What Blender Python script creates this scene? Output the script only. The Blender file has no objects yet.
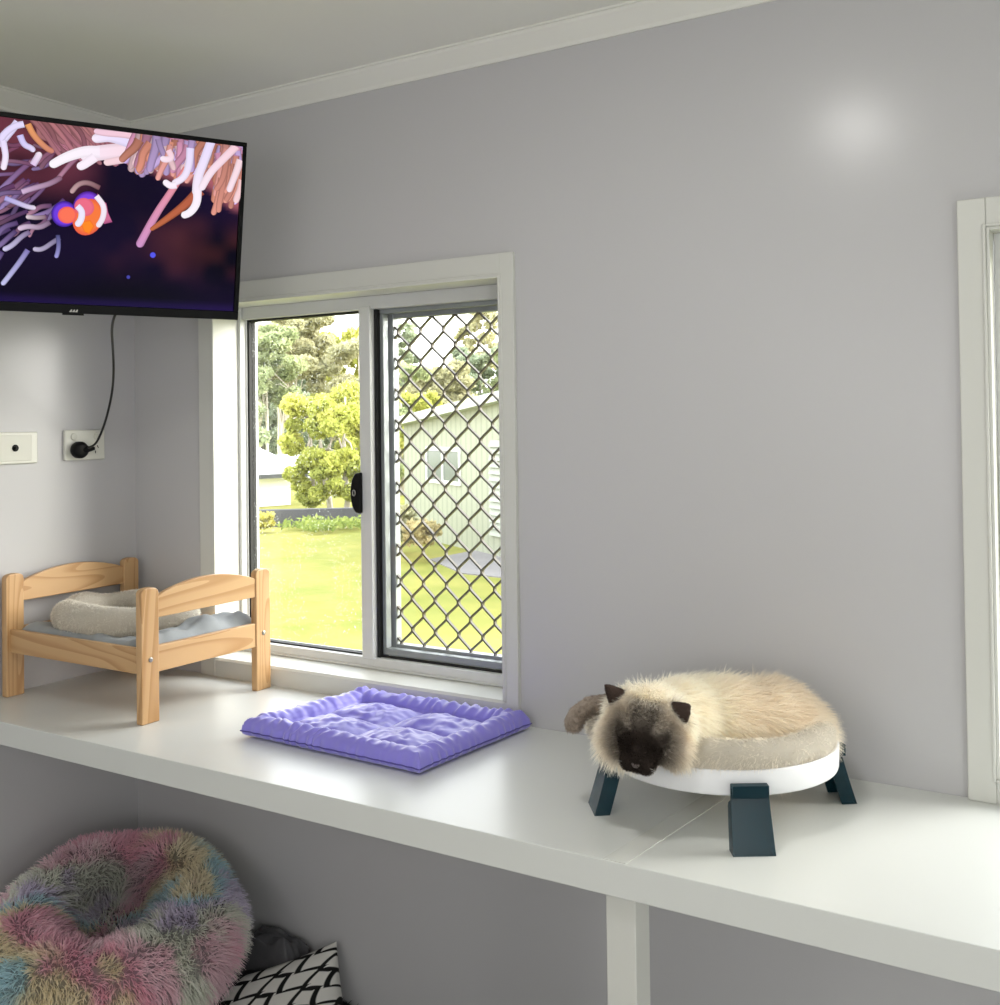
import bpy, bmesh, math, random
import numpy as np
from mathutils import Vector, Matrix
D = bpy.data; C = bpy.context.scene.collection
rng = np.random.default_rng(7)
PI = math.pi

# ------------------------------------------------------------------ helpers
def tag(o, label=None, cat=None, group=None, kind=None):
    if label: o['label'] = label
    if cat: o['category'] = cat
    if group: o['group'] = group
    if kind: o['kind'] = kind
    return o

def empty(name, loc, label=None, cat=None, group=None, kind=None, parent=None):
    o = D.objects.new(name, None); C.objects.link(o); o.location = loc; o.empty_display_size = .05
    if parent: par(o, parent)
    return tag(o, label, cat, group, kind)

def par(o, parent):
    bpy.context.view_layer.update()
    o.parent = parent; o.matrix_parent_inverse = parent.matrix_world.inverted()

def link_mesh(name, me, m=None, parent=None):
    o = D.objects.new(name, me); C.objects.link(o)
    if m is not None:
        me.materials.clear(); me.materials.append(m)
    if parent: par(o, parent)
    return o

def smooth_all(me, on=True):
    me.polygons.foreach_set('use_smooth', np.full(len(me.polygons), on)); me.update()

class MB:
    def __init__(s): s.v = []; s.f = []; s.c = None
    def add(s, vs, fs):
        k = len(s.v); s.v += [tuple(map(float, p)) for p in vs]; s.f += [tuple(i+k for i in f) for f in fs]; return s
    def box(s, x0, x1, y0, y1, z0, z1):
        return s.add([(x0,y0,z0),(x1,y0,z0),(x1,y1,z0),(x0,y1,z0),(x0,y0,z1),(x1,y0,z1),(x1,y1,z1),(x0,y1,z1)],
                     [(0,3,2,1),(4,5,6,7),(0,1,5,4),(1,2,6,5),(2,3,7,6),(3,0,4,7)])
    def obox(s, c, ax, ay, az):      # oriented box: centre and three half vectors
        c, ax, ay, az = map(np.array, (c, ax, ay, az))
        vs = [c+i*ax+j*ay+k*az for k in (-1,1) for j in (-1,1) for i in (-1,1)]
        return s.add(vs, [(0,2,3,1),(4,5,7,6),(0,1,5,4),(1,3,7,5),(3,2,6,7),(2,0,4,6)])
    def tube(s, path, r, n=10, closed=False, cap=True):
        path = [np.array(p, float) for p in path]; L = len(path)
        rr = r if hasattr(r, '__len__') else [r]*L
        vs = []; up = None
        for i, p in enumerate(path):
            if closed: t = path[(i+1) % L]-path[i-1]
            else: t = path[min(i+1, L-1)]-path[max(i-1, 0)]
            t = t/np.linalg.norm(t)
            if up is None:
                up = np.array([0,0,1.]) if abs(t[2]) < .9 else np.array([1.,0,0])
            a = np.cross(t, up); a /= np.linalg.norm(a); b = np.cross(a, t); up = b
            for k in range(n):
                w = 2*PI*k/n; vs.append(p+rr[i]*(math.cos(w)*a+math.sin(w)*b))
        fs = []
        for i in range(L if closed else L-1):
            j = (i+1) % L
            for k in range(n):
                k2 = (k+1) % n; fs.append((i*n+k, j*n+k, j*n+k2, i*n+k2))
        if cap and not closed:
            fs.append(tuple(range(n))); fs.append(tuple(reversed(range((L-1)*n, L*n))))
        return s.add(vs, fs)
    def lathe(s, prof, c=(0,0,0), n=40, ax=None):  # prof [(r,z)], around z (or a given 3x3 basis)
        vs = []; M = np.eye(3) if ax is None else np.array(ax)
        for r, z in prof:
            for k in range(n):
                w = 2*PI*k/n; vs.append(np.array(c)+M@np.array([r*math.cos(w), r*math.sin(w), z]))
        fs = []
        for i in range(len(prof)-1):
            for k in range(n):
                k2 = (k+1) % n; fs.append((i*n+k, i*n+k2, (i+1)*n+k2, (i+1)*n+k))
        fs.append(tuple(reversed(range(n)))); fs.append(tuple(range((len(prof)-1)*n, len(prof)*n)))
        return s.add(vs, fs)
    def prism(s, poly, o, u, v, w):  # 2D polygon in (u,v) at origin o, extruded along w
        o, u, v, w = map(np.array, (o, u, v, w)); n = len(poly)
        vs = [o+a*u+b*v for a, b in poly]+[o+a*u+b*v+w for a, b in poly]
        fs = [tuple(reversed(range(n))), tuple(range(n, 2*n))]+[(i, (i+1) % n, n+(i+1) % n, n+i) for i in range(n)]
        return s.add(vs, fs)
    def build(s, name, m=None, parent=None, bevel=0, smooth=False, seg=2):
        me = D.meshes.new(name); me.from_pydata(s.v, [], s.f); 
        bm = bmesh.new(); bm.from_mesh(me); bmesh.ops.recalc_face_normals(bm, faces=bm.faces[:]); bm.to_mesh(me); bm.free()
        if smooth: smooth_all(me)
        o = link_mesh(name, me, m, parent)
        if bevel:
            b = o.modifiers.new('bevel', 'BEVEL'); b.width = bevel; b.segments = seg; b.limit_method = 'ANGLE'; b.angle_limit = .7
            if not smooth:
                smooth_all(me); b.harden_normals = True
        return o

def np_mesh(name, V, F, col=None, N=None):
    """V (n,3), F (m,k) equal sized faces"""
    V = np.ascontiguousarray(V, np.float32); F = np.ascontiguousarray(F, np.int32)
    me = D.meshes.new(name); k = F.shape[1]
    me.vertices.add(len(V)); me.vertices.foreach_set('co', V.ravel())
    me.loops.add(F.size); me.loops.foreach_set('vertex_index', F.ravel())
    me.polygons.add(len(F)); me.polygons.foreach_set('loop_start', np.arange(0, F.size, k, dtype=np.int32))
    me.polygons.foreach_set('loop_total', np.full(len(F), k, np.int32))
    me.polygons.foreach_set('use_smooth', np.ones(len(F), bool))
    me.update(calc_edges=True); me.validate()
    if col is not None:
        a = me.color_attributes.new('Col', 'FLOAT_COLOR', 'POINT')
        cc = np.ones((len(V), 4), np.float32); cc[:, :3] = col; a.data.foreach_set('color', cc.ravel())
    
    return me

def grid_mesh(P):   # P (a,b,3) -> V,F
    a, b = P.shape[:2]; idx = np.arange(a*b).reshape(a, b)
    F = np.stack([idx[:-1,:-1], idx[1:,:-1], idx[1:,1:], idx[:-1,1:]], -1).reshape(-1, 4)
    return P.reshape(-1, 3), F

def vnoise(x, y, seed=0, z=None):    # smooth value noise, 2D or 3D
    r = np.random.default_rng(seed).random(4096)
    def hsh(i, j, k): return r[((i*73856093) ^ (j*19349663) ^ (k*83492791)) & 4095]
    x = np.asarray(x, float); y = np.asarray(y, float); z = np.zeros_like(x) if z is None else np.asarray(z, float)
    xi, yi, zi = (np.floor(q).astype(np.int64) for q in (x, y, z)); fx, fy, fz = x-xi, y-yi, z-zi
    fx, fy, fz = (q*q*(3-2*q) for q in (fx, fy, fz)); o = 0
    for dz in (0, 1):
        for dy in (0, 1):
            for dx_ in (0, 1):
                o = o+hsh(xi+dx_, yi+dy, zi+dz)*(fx if dx_ else 1-fx)*(fy if dy else 1-fy)*(fz if dz else 1-fz)
    return o*2-1

def sstep(a, b, x):
    t = np.clip((x-a)/(b-a), 0, 1); return t*t*(3-2*t)

def tri_data(me):
    me.calc_loop_triangles(); n = len(me.loop_triangles)
    T = np.zeros(n*3, np.int32); me.loop_triangles.foreach_get('vertices', T)
    V = np.zeros(len(me.vertices)*3, np.float32); me.vertices.foreach_get('co', V)
    N = np.zeros(len(me.vertices)*3, np.float32); me.vertices.foreach_get('normal', N)
    return V.reshape(-1, 3), N.reshape(-1, 3), T.reshape(-1, 3)

def fur(me, n, length, direction, colour, width=.0012, seg=3, seed=1, droop=.25, keep=None, jitter=.25):
    """ribbon fur on mesh me; length(P,N), direction(P,N), colour(P,t) are array functions. Returns V,F,col,N"""
    r = np.random.default_rng(seed); V, N, T = tri_data(me)
    A, B, Cc = V[T[:,0]], V[T[:,1]], V[T[:,2]]
    ar = np.linalg.norm(np.cross(B-A, Cc-A), axis=1)
    if keep is not None: ar = ar*keep((A+B+Cc)/3, (N[T[:,0]]+N[T[:,1]]+N[T[:,2]])/3)
    t = r.choice(len(T), n, p=ar/ar.sum()); u = r.random(n); v = r.random(n); s = u+v > 1; u[s] = 1-u[s]; v[s] = 1-v[s]
    w = (1-u-v)[:, None]; u = u[:, None]; v = v[:, None]
    P = A[t]*w+B[t]*u+Cc[t]*v; Nn = N[T[t,0]]*w+N[T[t,1]]*u+N[T[t,2]]*v
    Nn /= np.linalg.norm(Nn, axis=1, keepdims=True)+1e-9
    d = direction(P, Nn)+r.normal(0, jitter, (n, 3)); d /= np.linalg.norm(d, axis=1, keepdims=True)+1e-9
    L = (length(P, Nn)*r.uniform(.7, 1.15, n))[:, None]
    side = np.cross(d, r.normal(0, 1, (n, 3))); side /= np.linalg.norm(side, axis=1, keepdims=True)+1e-9
    g = np.array([0, 0, -1.]); fl = np.sum(np.cross(side, d)*Nn, axis=1) < 0; side[fl] *= -1
    vs = []; cs = []; ns = []
    wid = width if np.ndim(width) else np.full(n, width)
    for k in range(seg+1):
        tt = k/seg; c = P-Nn*.001+d*L*tt+g*L*droop*tt*tt
        hw = (wid*(1-.85*tt**1.5)/2)[:, None]
        vs += [c-side*hw, c+side*hw]; cc = colour(P, tt); cs += [cc, cc]  # strands run darker at the root: slight shade painted into the pile
        nn = Nn*.75+d*.25; ns += [nn, nn]
    m = 2*(seg+1)
    V2 = np.stack(vs, 1).reshape(-1, 3); Cl = np.stack(cs, 1).reshape(-1, 3); N2 = np.stack(ns, 1).reshape(-1, 3)
    base = (np.arange(n)*m)[:, None, None]
    q = np.array([[2*k, 2*k+1, 2*k+3, 2*k+2] for k in range(seg)])[None]
    F = (base+q).reshape(-1, 4)
    return V2, F, Cl, N2/(np.linalg.norm(N2, axis=1, keepdims=True)+1e-9)

def eval_mesh(o, name):
    bpy.context.view_layer.update()
    dg = bpy.context.evaluated_depsgraph_get(); me = D.meshes.new_from_object(o.evaluated_get(dg)); me.name = name
    return me

# ------------------------------------------------------------------ materials
def nodes(name):
    m = D.materials.new(name); m.use_nodes = True; nt = m.node_tree; return m, nt, nt.nodes['Principled BSDF']

def mat(name, col, rough=.5, spec=.5, metal=0, noise=0, nscale=8, bump=0, bscale=60, coat=0, sheen=0, stretch=None, trans=0, emis=None, estr=0):
    m, nt, b = nodes(name); L = nt.links.new
    b.inputs['Roughness'].default_value = rough; b.inputs['Specular IOR Level'].default_value = spec
    b.inputs['Metallic'].default_value = metal; b.inputs['Coat Weight'].default_value = coat
    b.inputs['Sheen Weight'].default_value = sheen; b.inputs['Transmission Weight'].default_value = trans
    tc = nt.nodes.new('ShaderNodeTexCoord'); src = tc.outputs['Object']
    if stretch:
        mp = nt.nodes.new('ShaderNodeMapping'); mp.inputs['Scale'].default_value = stretch; L(src, mp.inputs['Vector']); src = mp.outputs['Vector']
    n = nt.nodes.new('ShaderNodeTexNoise'); n.inputs['Scale'].default_value = nscale; n.inputs['Detail'].default_value = 4
    L(src, n.inputs['Vector'])
    mx = nt.nodes.new('ShaderNodeMix'); mx.data_type = 'RGBA'
    a = [max(0, c*(1-noise)) for c in col]; z = [c*(1+noise) for c in col]
    mx.inputs[6].default_value = (*a, 1); mx.inputs[7].default_value = (*z, 1)
    L(n.outputs['Fac'], mx.inputs[0]); L(mx.outputs[2], b.inputs['Base Color'])
    if bump:
        n2 = nt.nodes.new('ShaderNodeTexNoise'); n2.inputs['Scale'].default_value = bscale; L(src, n2.inputs['Vector'])
        bp = nt.nodes.new('ShaderNodeBump'); bp.inputs['Strength'].default_value = bump; bp.inputs['Distance'].default_value = .002
        L(n2.outputs['Fac'], bp.inputs['Height']); L(bp.outputs['Normal'], b.inputs['Normal'])
    if emis: b.inputs['Emission Color'].default_value = (*emis, 1); b.inputs['Emission Strength'].default_value = estr
    return m

def vcol(name, rough=.7, spec=.3, sheen=0, emit=0, transl=0):
    m, nt, b = nodes(name); L = nt.links.new
    a = nt.nodes.new('ShaderNodeVertexColor'); a.layer_name = 'Col'
    b.inputs['Roughness'].default_value = rough; b.inputs['Specular IOR Level'].default_value = spec; b.inputs['Sheen Weight'].default_value = sheen
    if emit:
        b.inputs['Base Color'].default_value = (.004,.004,.005,1); L(a.outputs['Color'], b.inputs['Emission Color']); b.inputs['Emission Strength'].default_value = emit
    else: L(a.outputs['Color'], b.inputs['Base Color'])
    if transl:
        t = nt.nodes.new('ShaderNodeBsdfTranslucent'); L(a.outputs['Color'], t.inputs['Color'])
        mx = nt.nodes.new('ShaderNodeMixShader'); mx.inputs[0].default_value = transl
        L(b.outputs[0], mx.inputs[1]); L(t.outputs[0], mx.inputs[2]); L(mx.outputs[0], nt.nodes['Material Output'].inputs['Surface'])
    return m

def pine(name, axis):
    """pale varnished pine, growth rings running along axis"""
    m, nt, b = nodes(name); L = nt.links.new
    tc = nt.nodes.new('ShaderNodeTexCoord'); mp = nt.nodes.new('ShaderNodeMapping')
    sc = [1.0, 1.0, 1.0]; sc[axis] = .12; mp.inputs['Scale'].default_value = sc
    n = nt.nodes.new('ShaderNodeTexNoise'); n.inputs['Scale'].default_value = 9; n.inputs['Detail'].default_value = 1.5; n.inputs['Distortion'].default_value = .4
    L(tc.outputs['Object'], mp.inputs['Vector']); L(mp.outputs['Vector'], n.inputs['Vector'])
    mu = nt.nodes.new('ShaderNodeMath'); mu.operation = 'MULTIPLY'; mu.inputs[1].default_value = 11; L(n.outputs['Fac'], mu.inputs[0])
    fr = nt.nodes.new('ShaderNodeMath'); fr.operation = 'FRACT'; L(mu.outputs[0], fr.inputs[0])
    rp = nt.nodes.new('ShaderNodeValToRGB'); e = rp.color_ramp.elements
    e[0].position = 0; e[0].color = (.55,.345,.17,1); e[1].position = 1; e[1].color = (.44,.25,.105,1)
    k = rp.color_ramp.elements.new(.6); k.color = (.53,.325,.155,1)
    k = rp.color_ramp.elements.new(.9); k.color = (.42,.23,.092,1)
    L(fr.outputs[0], rp.inputs['Fac']); L(rp.outputs['Color'], b.inputs['Base Color'])
    b.inputs['Roughness'].default_value = .38
    return m

def glass_mat(name, gloss=.08, tint=(1,1,1), drops=False):
    m, nt, b = nodes(name); nt.nodes.remove(b); L = nt.links.new; out = nt.nodes['Material Output']
    t = nt.nodes.new('ShaderNodeBsdfTransparent'); t.inputs['Color'].default_value = (*tint, 1)
    g = nt.nodes.new('ShaderNodeBsdfGlossy'); g.inputs['Roughness'].default_value = .02
    mx = nt.nodes.new('ShaderNodeMixShader'); f = nt.nodes.new('ShaderNodeLayerWeight'); f.inputs['Blend'].default_value = .5
    pw = nt.nodes.new('ShaderNodeMath'); pw.operation = 'POWER'; pw.inputs[1].default_value = 5; L(f.outputs['Facing'], pw.inputs[0])
    ma = nt.nodes.new('ShaderNodeMath'); ma.operation = 'MULTIPLY_ADD'; ma.inputs[1].default_value = .8; ma.inputs[2].default_value = .03; L(pw.outputs[0], ma.inputs[0])
    L(ma.outputs[0], mx.inputs[0]); L(t.outputs[0], mx.inputs[1]); L(g.outputs[0], mx.inputs[2]); last = mx
    if drops:   # rain drops on the pane
        tc = nt.nodes.new('ShaderNodeTexCoord'); v = nt.nodes.new('ShaderNodeTexVoronoi'); v.inputs['Scale'].default_value = 110
        L(tc.outputs['Object'], v.inputs['Vector'])
        lt = nt.nodes.new('ShaderNodeMath'); lt.operation = 'LESS_THAN'; lt.inputs[1].default_value = .17; L(v.outputs['Distance'], lt.inputs[0])
        n = nt.nodes.new('ShaderNodeTexNoise'); n.inputs['Scale'].default_value = 9; L(tc.outputs['Object'], n.inputs['Vector'])
        gt = nt.nodes.new('ShaderNodeMath'); gt.operation = 'GREATER_THAN'; gt.inputs[1].default_value = .5; L(n.outputs['Fac'], gt.inputs[0])
        mu = nt.nodes.new('ShaderNodeMath'); mu.operation = 'MULTIPLY'; L(lt.outputs[0], mu.inputs[0]); L(gt.outputs[0], mu.inputs[1])
        m2 = nt.nodes.new('ShaderNodeMath'); m2.operation = 'MULTIPLY'; m2.inputs[1].default_value = .25; L(mu.outputs[0], m2.inputs[0])
        d = nt.nodes.new('ShaderNodeBsdfTranslucent'); d.inputs['Color'].default_value = (.95,.97,.95,1)
        mx2 = nt.nodes.new('ShaderNodeMixShader'); L(m2.outputs[0], mx2.inputs[0]); L(mx.outputs[0], mx2.inputs[1]); L(d.outputs[0], mx2.inputs[2]); last = mx2
    L(last.outputs[0], out.inputs['Surface'])
    return m

M = {}
M['wall'] = mat('lavender_wall_paint', (.505,.502,.515), rough=.235, spec=.28, noise=.015, nscale=3, bump=.04, bscale=220)
M['ceiling'] = mat('ceiling_paint', (.76,.76,.71), rough=.8, spec=.2, noise=.02, nscale=4)
M['white'] = mat('white_gloss_paint', (.60,.605,.57), rough=.4, noise=.01, bump=.03, bscale=120)
M['bench'] = mat('white_laminate', (.63,.645,.625), rough=.3, spec=.5, noise=.01)
M['floor'] = mat('grey_floor', (.5,.49,.47), rough=.9, noise=.1, nscale=60)
M['alu'] = mat('white_powder_coat', (.62,.63,.62), rough=.35, noise=.01)
M['alu_grey'] = mat('grey_aluminium', (.30,.325,.33), rough=.4, metal=.3, noise=.05)
M['alu_dark'] = mat('dark_aluminium', (.045,.05,.055), rough=.4, metal=.2, noise=.05)
M['gasket'] = mat('black_rubber', (.008,.008,.008), rough=.7)
M['bronze'] = mat('bronze_mesh', (.085,.075,.055), rough=.5, metal=.1, noise=.1)
M['glass'] = glass_mat('window_glass')
M['wet_glass'] = glass_mat('wet_window_glass', drops=True)
M['black'] = mat('black_plastic', (.004,.004,.0045), rough=.4, spec=.12)
M['cable'] = mat('black_cable', (.006,.006,.006), rough=.5)
M['outlet'] = mat('outlet_plastic', (.66,.66,.60), rough=.35)
M['outlet2'] = mat('outlet_insert', (.58,.58,.52), rough=.4)
M['pine_x'] = pine('pine_grain_x', 0); M['pine_y'] = pine('pine_grain_y', 1); M['pine_z'] = pine('pine_grain_z', 2)
M['steel'] = mat('bolt_steel', (.35,.34,.32), rough=.35, metal=.9)
M['sheet'] = mat('grey_blue_cotton', (.29,.315,.335), rough=.9, spec=.15, noise=.14, nscale=25, bump=.25, bscale=400, sheen=.2)
M['ring'] = mat('white_ring_plastic', (.72,.73,.75), rough=.4)
M['smoke'] = mat('smoky_blue_plastic', (.012,.035,.05), rough=.12, spec=.6, coat=.3)
M['tape'] = mat('clear_tape', (.66,.67,.64), rough=.15, spec=.7)
M['fur'] = vcol('pet_fur', rough=.65, spec=.2, sheen=0, transl=.5)
M['skin'] = vcol('pet_undercoat', rough=.8, spec=.1)
M['plush'] = vcol('plush_pile', rough=.75, spec=.15, transl=.5)
M['fabric'] = vcol('printed_cotton', rough=.85, spec=.1)
M['screen'] = vcol('lit_screen', rough=.2, spec=.02, emit=1.0)
M['leaf'] = vcol('leaves', rough=.6, spec=.2, transl=.4)
M['bark'] = mat('pale_bark', (.42,.38,.33), rough=.9, noise=.3, nscale=4)

# ------------------------------------------------------------------ camera
F_PX, CY = 1082.74, 404.51
ROT = np.array([[.8452085,-.53409238,.01918112],[.534282,.84528296,-.00628194],[-.01285834,.01555767,.99979629]])  # columns right, forward, up
CAM = np.array([2.66828,-2.16753,1.508])
cd = D.cameras.new('camera'); cam = D.objects.new('camera', cd); C.objects.link(cam)
cd.sensor_fit = 'HORIZONTAL'; cd.sensor_width = 36; cd.lens = 36*F_PX/1000
cd.shift_y = -(502.5-CY)/1000; cd.clip_start = .05; cd.clip_end = 500
mw = Matrix(((ROT[0,0],ROT[0,2],-ROT[0,1],CAM[0]),(ROT[1,0],ROT[1,2],-ROT[1,1],CAM[1]),(ROT[2,0],ROT[2,2],-ROT[2,1],CAM[2]),(0,0,0,1)))
cam.matrix_world = mw; bpy.context.scene.camera = cam
def rayd(u, v): return ROT@np.array([(u-500)/F_PX, 1, -(v-CY)/F_PX])
def at(u, v, depth): return CAM+rayd(u, v)*depth
def plane(u, v, p0, n):
    d = rayd(u, v); return CAM+d*(np.dot(np.array(p0)-CAM, n)/np.dot(d, n))
def zplane(u, v, z): return plane(u, v, (0,0,z), (0,0,1))

# ------------------------------------------------------------------ room shell
def struct(name, mb, m, label, parent=None, **k):
    o = mb.build(name, m, parent, **k)
    if parent is None: tag(o, label, name.split('_')[0], kind='structure')
    return o
BZ, CZ = .80, 2.408
W1 = (.345, 1.311, .80, 1.853); W2 = (2.367, 3.30, .845, 1.853)
XR, YF = 4.2, -3.9
b = MB()
for x0, x1, z0, z1 in [(-.12,W1[0],0,2.5),(W1[0],W1[1],0,W1[2]),(W1[0],W1[1],W1[3],2.5),(W1[1],W2[0],0,2.5),(W2[0],W2[1],0,W2[2]),(W2[0],W2[1],W2[3],2.5),(W2[1],XR+.12,0,2.5)]:
    b.box(x0, x1, 0, .16, z0, z1)
struct('wall_back', b, M['wall'], 'pale lavender wall with two windows behind the white bench')
struct('wall_left', MB().box(-.12,0,YF,0,0,2.5), M['wall'], 'pale lavender wall behind the television and outlets')
struct('wall_right', MB().box(XR,XR+.12,YF,0,0,2.5), M['wall'], 'lavender wall at the far end of the bench')
struct('wall_front', MB().box(-.12,XR+.12,YF-.12,YF,0,2.5), M['wall'], 'lavender wall opposite the windows')
struct('floor', MB().box(-.12,XR+.12,YF-.12,.16,-.1,0), M['floor'], 'grey floor under the white bench')
struct('ceiling', MB().box(0,XR,YF,0,CZ,2.5), M['ceiling'], 'off-white painted ceiling above the television')
cove = [(0,2.361),(.006,2.361),(.010,2.368),(.046,2.397),(.05,2.403),(.056,2.403),(.056,2.4085),(0,2.4085)]
struct('trim_1', MB().prism(cove,(0,0,0),(0,-1,0),(0,0,1),(XR,0,0)), M['ceiling'], 'off-white cornice running along the top of the window wall')
struct('trim_2', MB().prism(cove,(0,YF,0),(1,0,0),(0,0,1),(0,-YF,0)), M['ceiling'], 'off-white cornice along the wall behind the television')

# ------------------------------------------------------------------ left window
w1 = tag(empty('window_1', (.83,0,.80)), 'white framed sliding window with diamond security grille, above the bench', 'window', kind='structure')
b = MB().box(.289,.345,-.013,0,.80,1.905).box(1.311,1.347,-.013,0,.80,1.905).box(.345,1.311,-.013,0,1.853,1.905)
b.box(.340,.345,-.016,-.013,.85,1.857).box(1.311,1.315,-.016,-.013,.85,1.857).box(.345,1.311,-.016,-.013,1.853,1.858)
b.build('architrave', M['white'], w1, bevel=.003)
b = MB().box(.345,.351,-.016,.09,.852,1.853).box(1.305,1.311,-.016,.09,.852,1.853).box(.351,1.305,-.016,.09,1.847,1.853)
b.build('reveal', M['white'], w1, bevel=.001)
b = MB().prism([(-.012,.80),(-.012,.846),(-.006,.852),(.10,.856),(.10,.80)],(.345,0,0),(0,1,0),(0,0,1),(.966,0,0))
b.build('sill', M['white'], w1)
# outer aluminium frame
b = MB().box(.351,.361,.080,.15,.852,1.847).box(1.268,1.311,.088,.15,.852,1.847).box(.361,1.268,.088,.15,.852,.884).box(.361,1.268,.088,.15,1.812,1.847)
b.box(.351,.366,.100,.104,.856,1.845).box(.351,1.305,.082,.088,.856,.862)
b.build('frame', M['alu'], w1, bevel=.002)
# left sash: white interlock stile, gasket, glass, latch
sash = MB().box(.801,.839,.082,.125,.880,1.820).build('fixed_sash', M['alu'], w1, bevel=.003)
b = MB().box(.361,.371,.105,.13,.884,1.812).box(.371,.801,.105,.13,1.807,1.812).box(.371,.801,.105,.13,.884,.888)
b.build('gasket', M['gasket'], sash)
MB().box(.371,.801,.116,.120,.888,1.807).build('pane', M['wet_glass'], sash)
lt = MB(); pr_ = [(0,.055),(-.016,.052),(-.026,.038),(-.031,.018),(-.033,0),(-.031,-.018),(-.026,-.038),(-.016,-.052),(0,-.055)]
lt.prism(pr_, (.811,.066,1.322), (1,0,0), (0,0,1), (0,.016,0)); latch = lt.build('latch', M['black'], sash, bevel=.004, seg=3)
MB().tube([(.793+.0045*math.cos(a),.0655,1.322+.0075*math.sin(a)) for a in np.linspace(0,2*PI,20,endpoint=False)], .0016, 6, closed=True).build('keyhole_ring', M['steel'], latch, smooth=True)
# right sash: dark stile, grey stile, glass
s2 = MB().box(.849,.860,.112,.135,.908,1.80).box(.860,.864,.108,.130,.908,1.80).box(.849,1.268,.112,.135,.890,.908).box(.849,1.268,.112,.135,1.80,1.812).build('sliding_sash', M['alu_grey'], w1, bevel=.002)
MB().box(.839,.849,.100,.14,.884,1.812).box(.849,1.268,.106,.112,.884,.890).build('gasket', M['gasket'], s2)
MB().box(.864,1.268,.120,.124,.908,1.80).build('pane', M['glass'], s2)
# security grille: wavy strands that meet at nodes
gx0, gx1, gz0, gz1, gy = .871, 1.262, .915, 1.790, .150
gr = MB().box(.846,.871,.142,.166,.890,1.812).box(1.262,1.29,.142,.166,.890,1.812).box(.872,1.262,.142,.166,.890,.915).box(.872,1.262,.142,.166,1.788,1.812)
grille = gr.build('security_grille', M['alu_grey'], w1, bevel=.002)
b = MB(); px_, pz_ = .0745, .0836
def wav(t):                      # 0..1..0 rounded zigzag
    t = t % 1; q = 2*t if t < .5 else 2-2*t
    q = min(1, max(0, (q-.10)/.80)); return .85*q+.15*q*q*(3-2*q)
zs = np.arange(gz0-.005, gz1+.006, pz_/16)
for k in range(-1, 6):
    for side in (0, 1):
        xb = gx0+.012+k*px_; pts = []
        for z in zs:
            wv = wav((z-gz0)/pz_); x = xb+px_/2*wv if side == 0 else xb+px_-px_/2*wv
            pts.append((x, gy+(.001 if side else -.001), z))
        run = []
        def flush():
            if len(run) > 2:
                n = len(run); hw, hd = .0021, .0045; vs = []
                for i, q in enumerate(run):
                    t = np.array(run[min(i+1,n-1)])-np.array(run[max(i-1,0)]); t /= np.linalg.norm(t); s_ = np.array([t[2],0,-t[0]])
                    for a_, c_ in ((-1,-1),(1,-1),(1,1),(-1,1)): vs.append(np.array(q)+a_*hw*s_+np.array([0,c_*hd,0]))
                b.add(vs, [(4*i+j, 4*i+4+j, 4*i+4+(j+1)%4, 4*i+(j+1)%4) for i in range(n-1) for j in range(4)])
        for q in pts:
            if gx0-.001 < q[0] < gx1: run.append(q)
            else: flush(); run = []
        flush()
b.build('diamond_mesh', M['bronze'], grille)

# ------------------------------------------------------------------ right window (edge of the view)
w2 = tag(empty('window_2', (2.83,0,.845)), 'white framed window at the right end of the wall', 'window', kind='structure')
b = MB().box(2.318,2.367,-.018,0,.80,1.907).box(3.30,3.35,-.018,0,.80,1.907).box(2.367,3.30,-.018,0,1.853,1.907).box(2.367,3.30,-.018,0,.80,.845)
b.box(2.361,2.367,-.022,-.018,.84,1.858).box(2.367,3.30,-.022,-.018,.839,.845).box(2.367,3.30,-.022,-.018,1.853,1.858)
b.build('architrave', M['white'], w2, bevel=.003)
b = MB().box(2.367,2.373,-.016,.03,.845,1.853).box(3.294,3.30,-.016,.03,.845,1.853).box(2.373,3.294,-.016,.03,1.847,1.853).box(2.373,3.294,-.016,.03,.845,.851)
b.build('reveal', M['white'], w2, bevel=.001)
b = MB().box(2.373,2.395,.03,.10,.851,1.847).box(3.26,3.294,.03,.10,.851,1.847).box(2.395,3.26,.03,.10,.851,.88).box(2.395,3.26,.03,.10,1.81,1.847).box(2.80,2.84,.03,.09,.88,1.81)
b.build('frame', M['alu'], w2, bevel=.002)
MB().box(2.395,3.26,.06,.064,.88,1.81).build('pane', M['glass'], w2)

# ------------------------------------------------------------------ bench
bench = tag(empty('bench', (2.1,-.3,0)), 'long white bench top running under both windows', 'bench')
MB().box(.001,XR-.001,-.60,-.001,BZ-.056,BZ).build('bench_top', M['bench'], bench, bevel=.002)
MB().box(1.859,1.912,-.585,-.532,0,BZ-.056).build('leg', M['white'], bench, bevel=.002)
st = MB().add([(1.862,-.598,BZ),(1.902,-.598,BZ),(1.950,-.02,BZ),(1.910,-.02,BZ),(1.862,-.598,BZ+.0012),(1.902,-.598,BZ+.0012),(1.950,-.02,BZ+.0012),(1.910,-.02,BZ+.0012)],[(0,3,2,1),(4,5,6,7),(0,1,5,4),(1,2,6,5),(2,3,7,6),(3,0,4,7)])
tag(st.build('joint_strip', M['tape']), 'clear plastic strip lying across the white bench under the cat lounger', 'strip')

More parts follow.
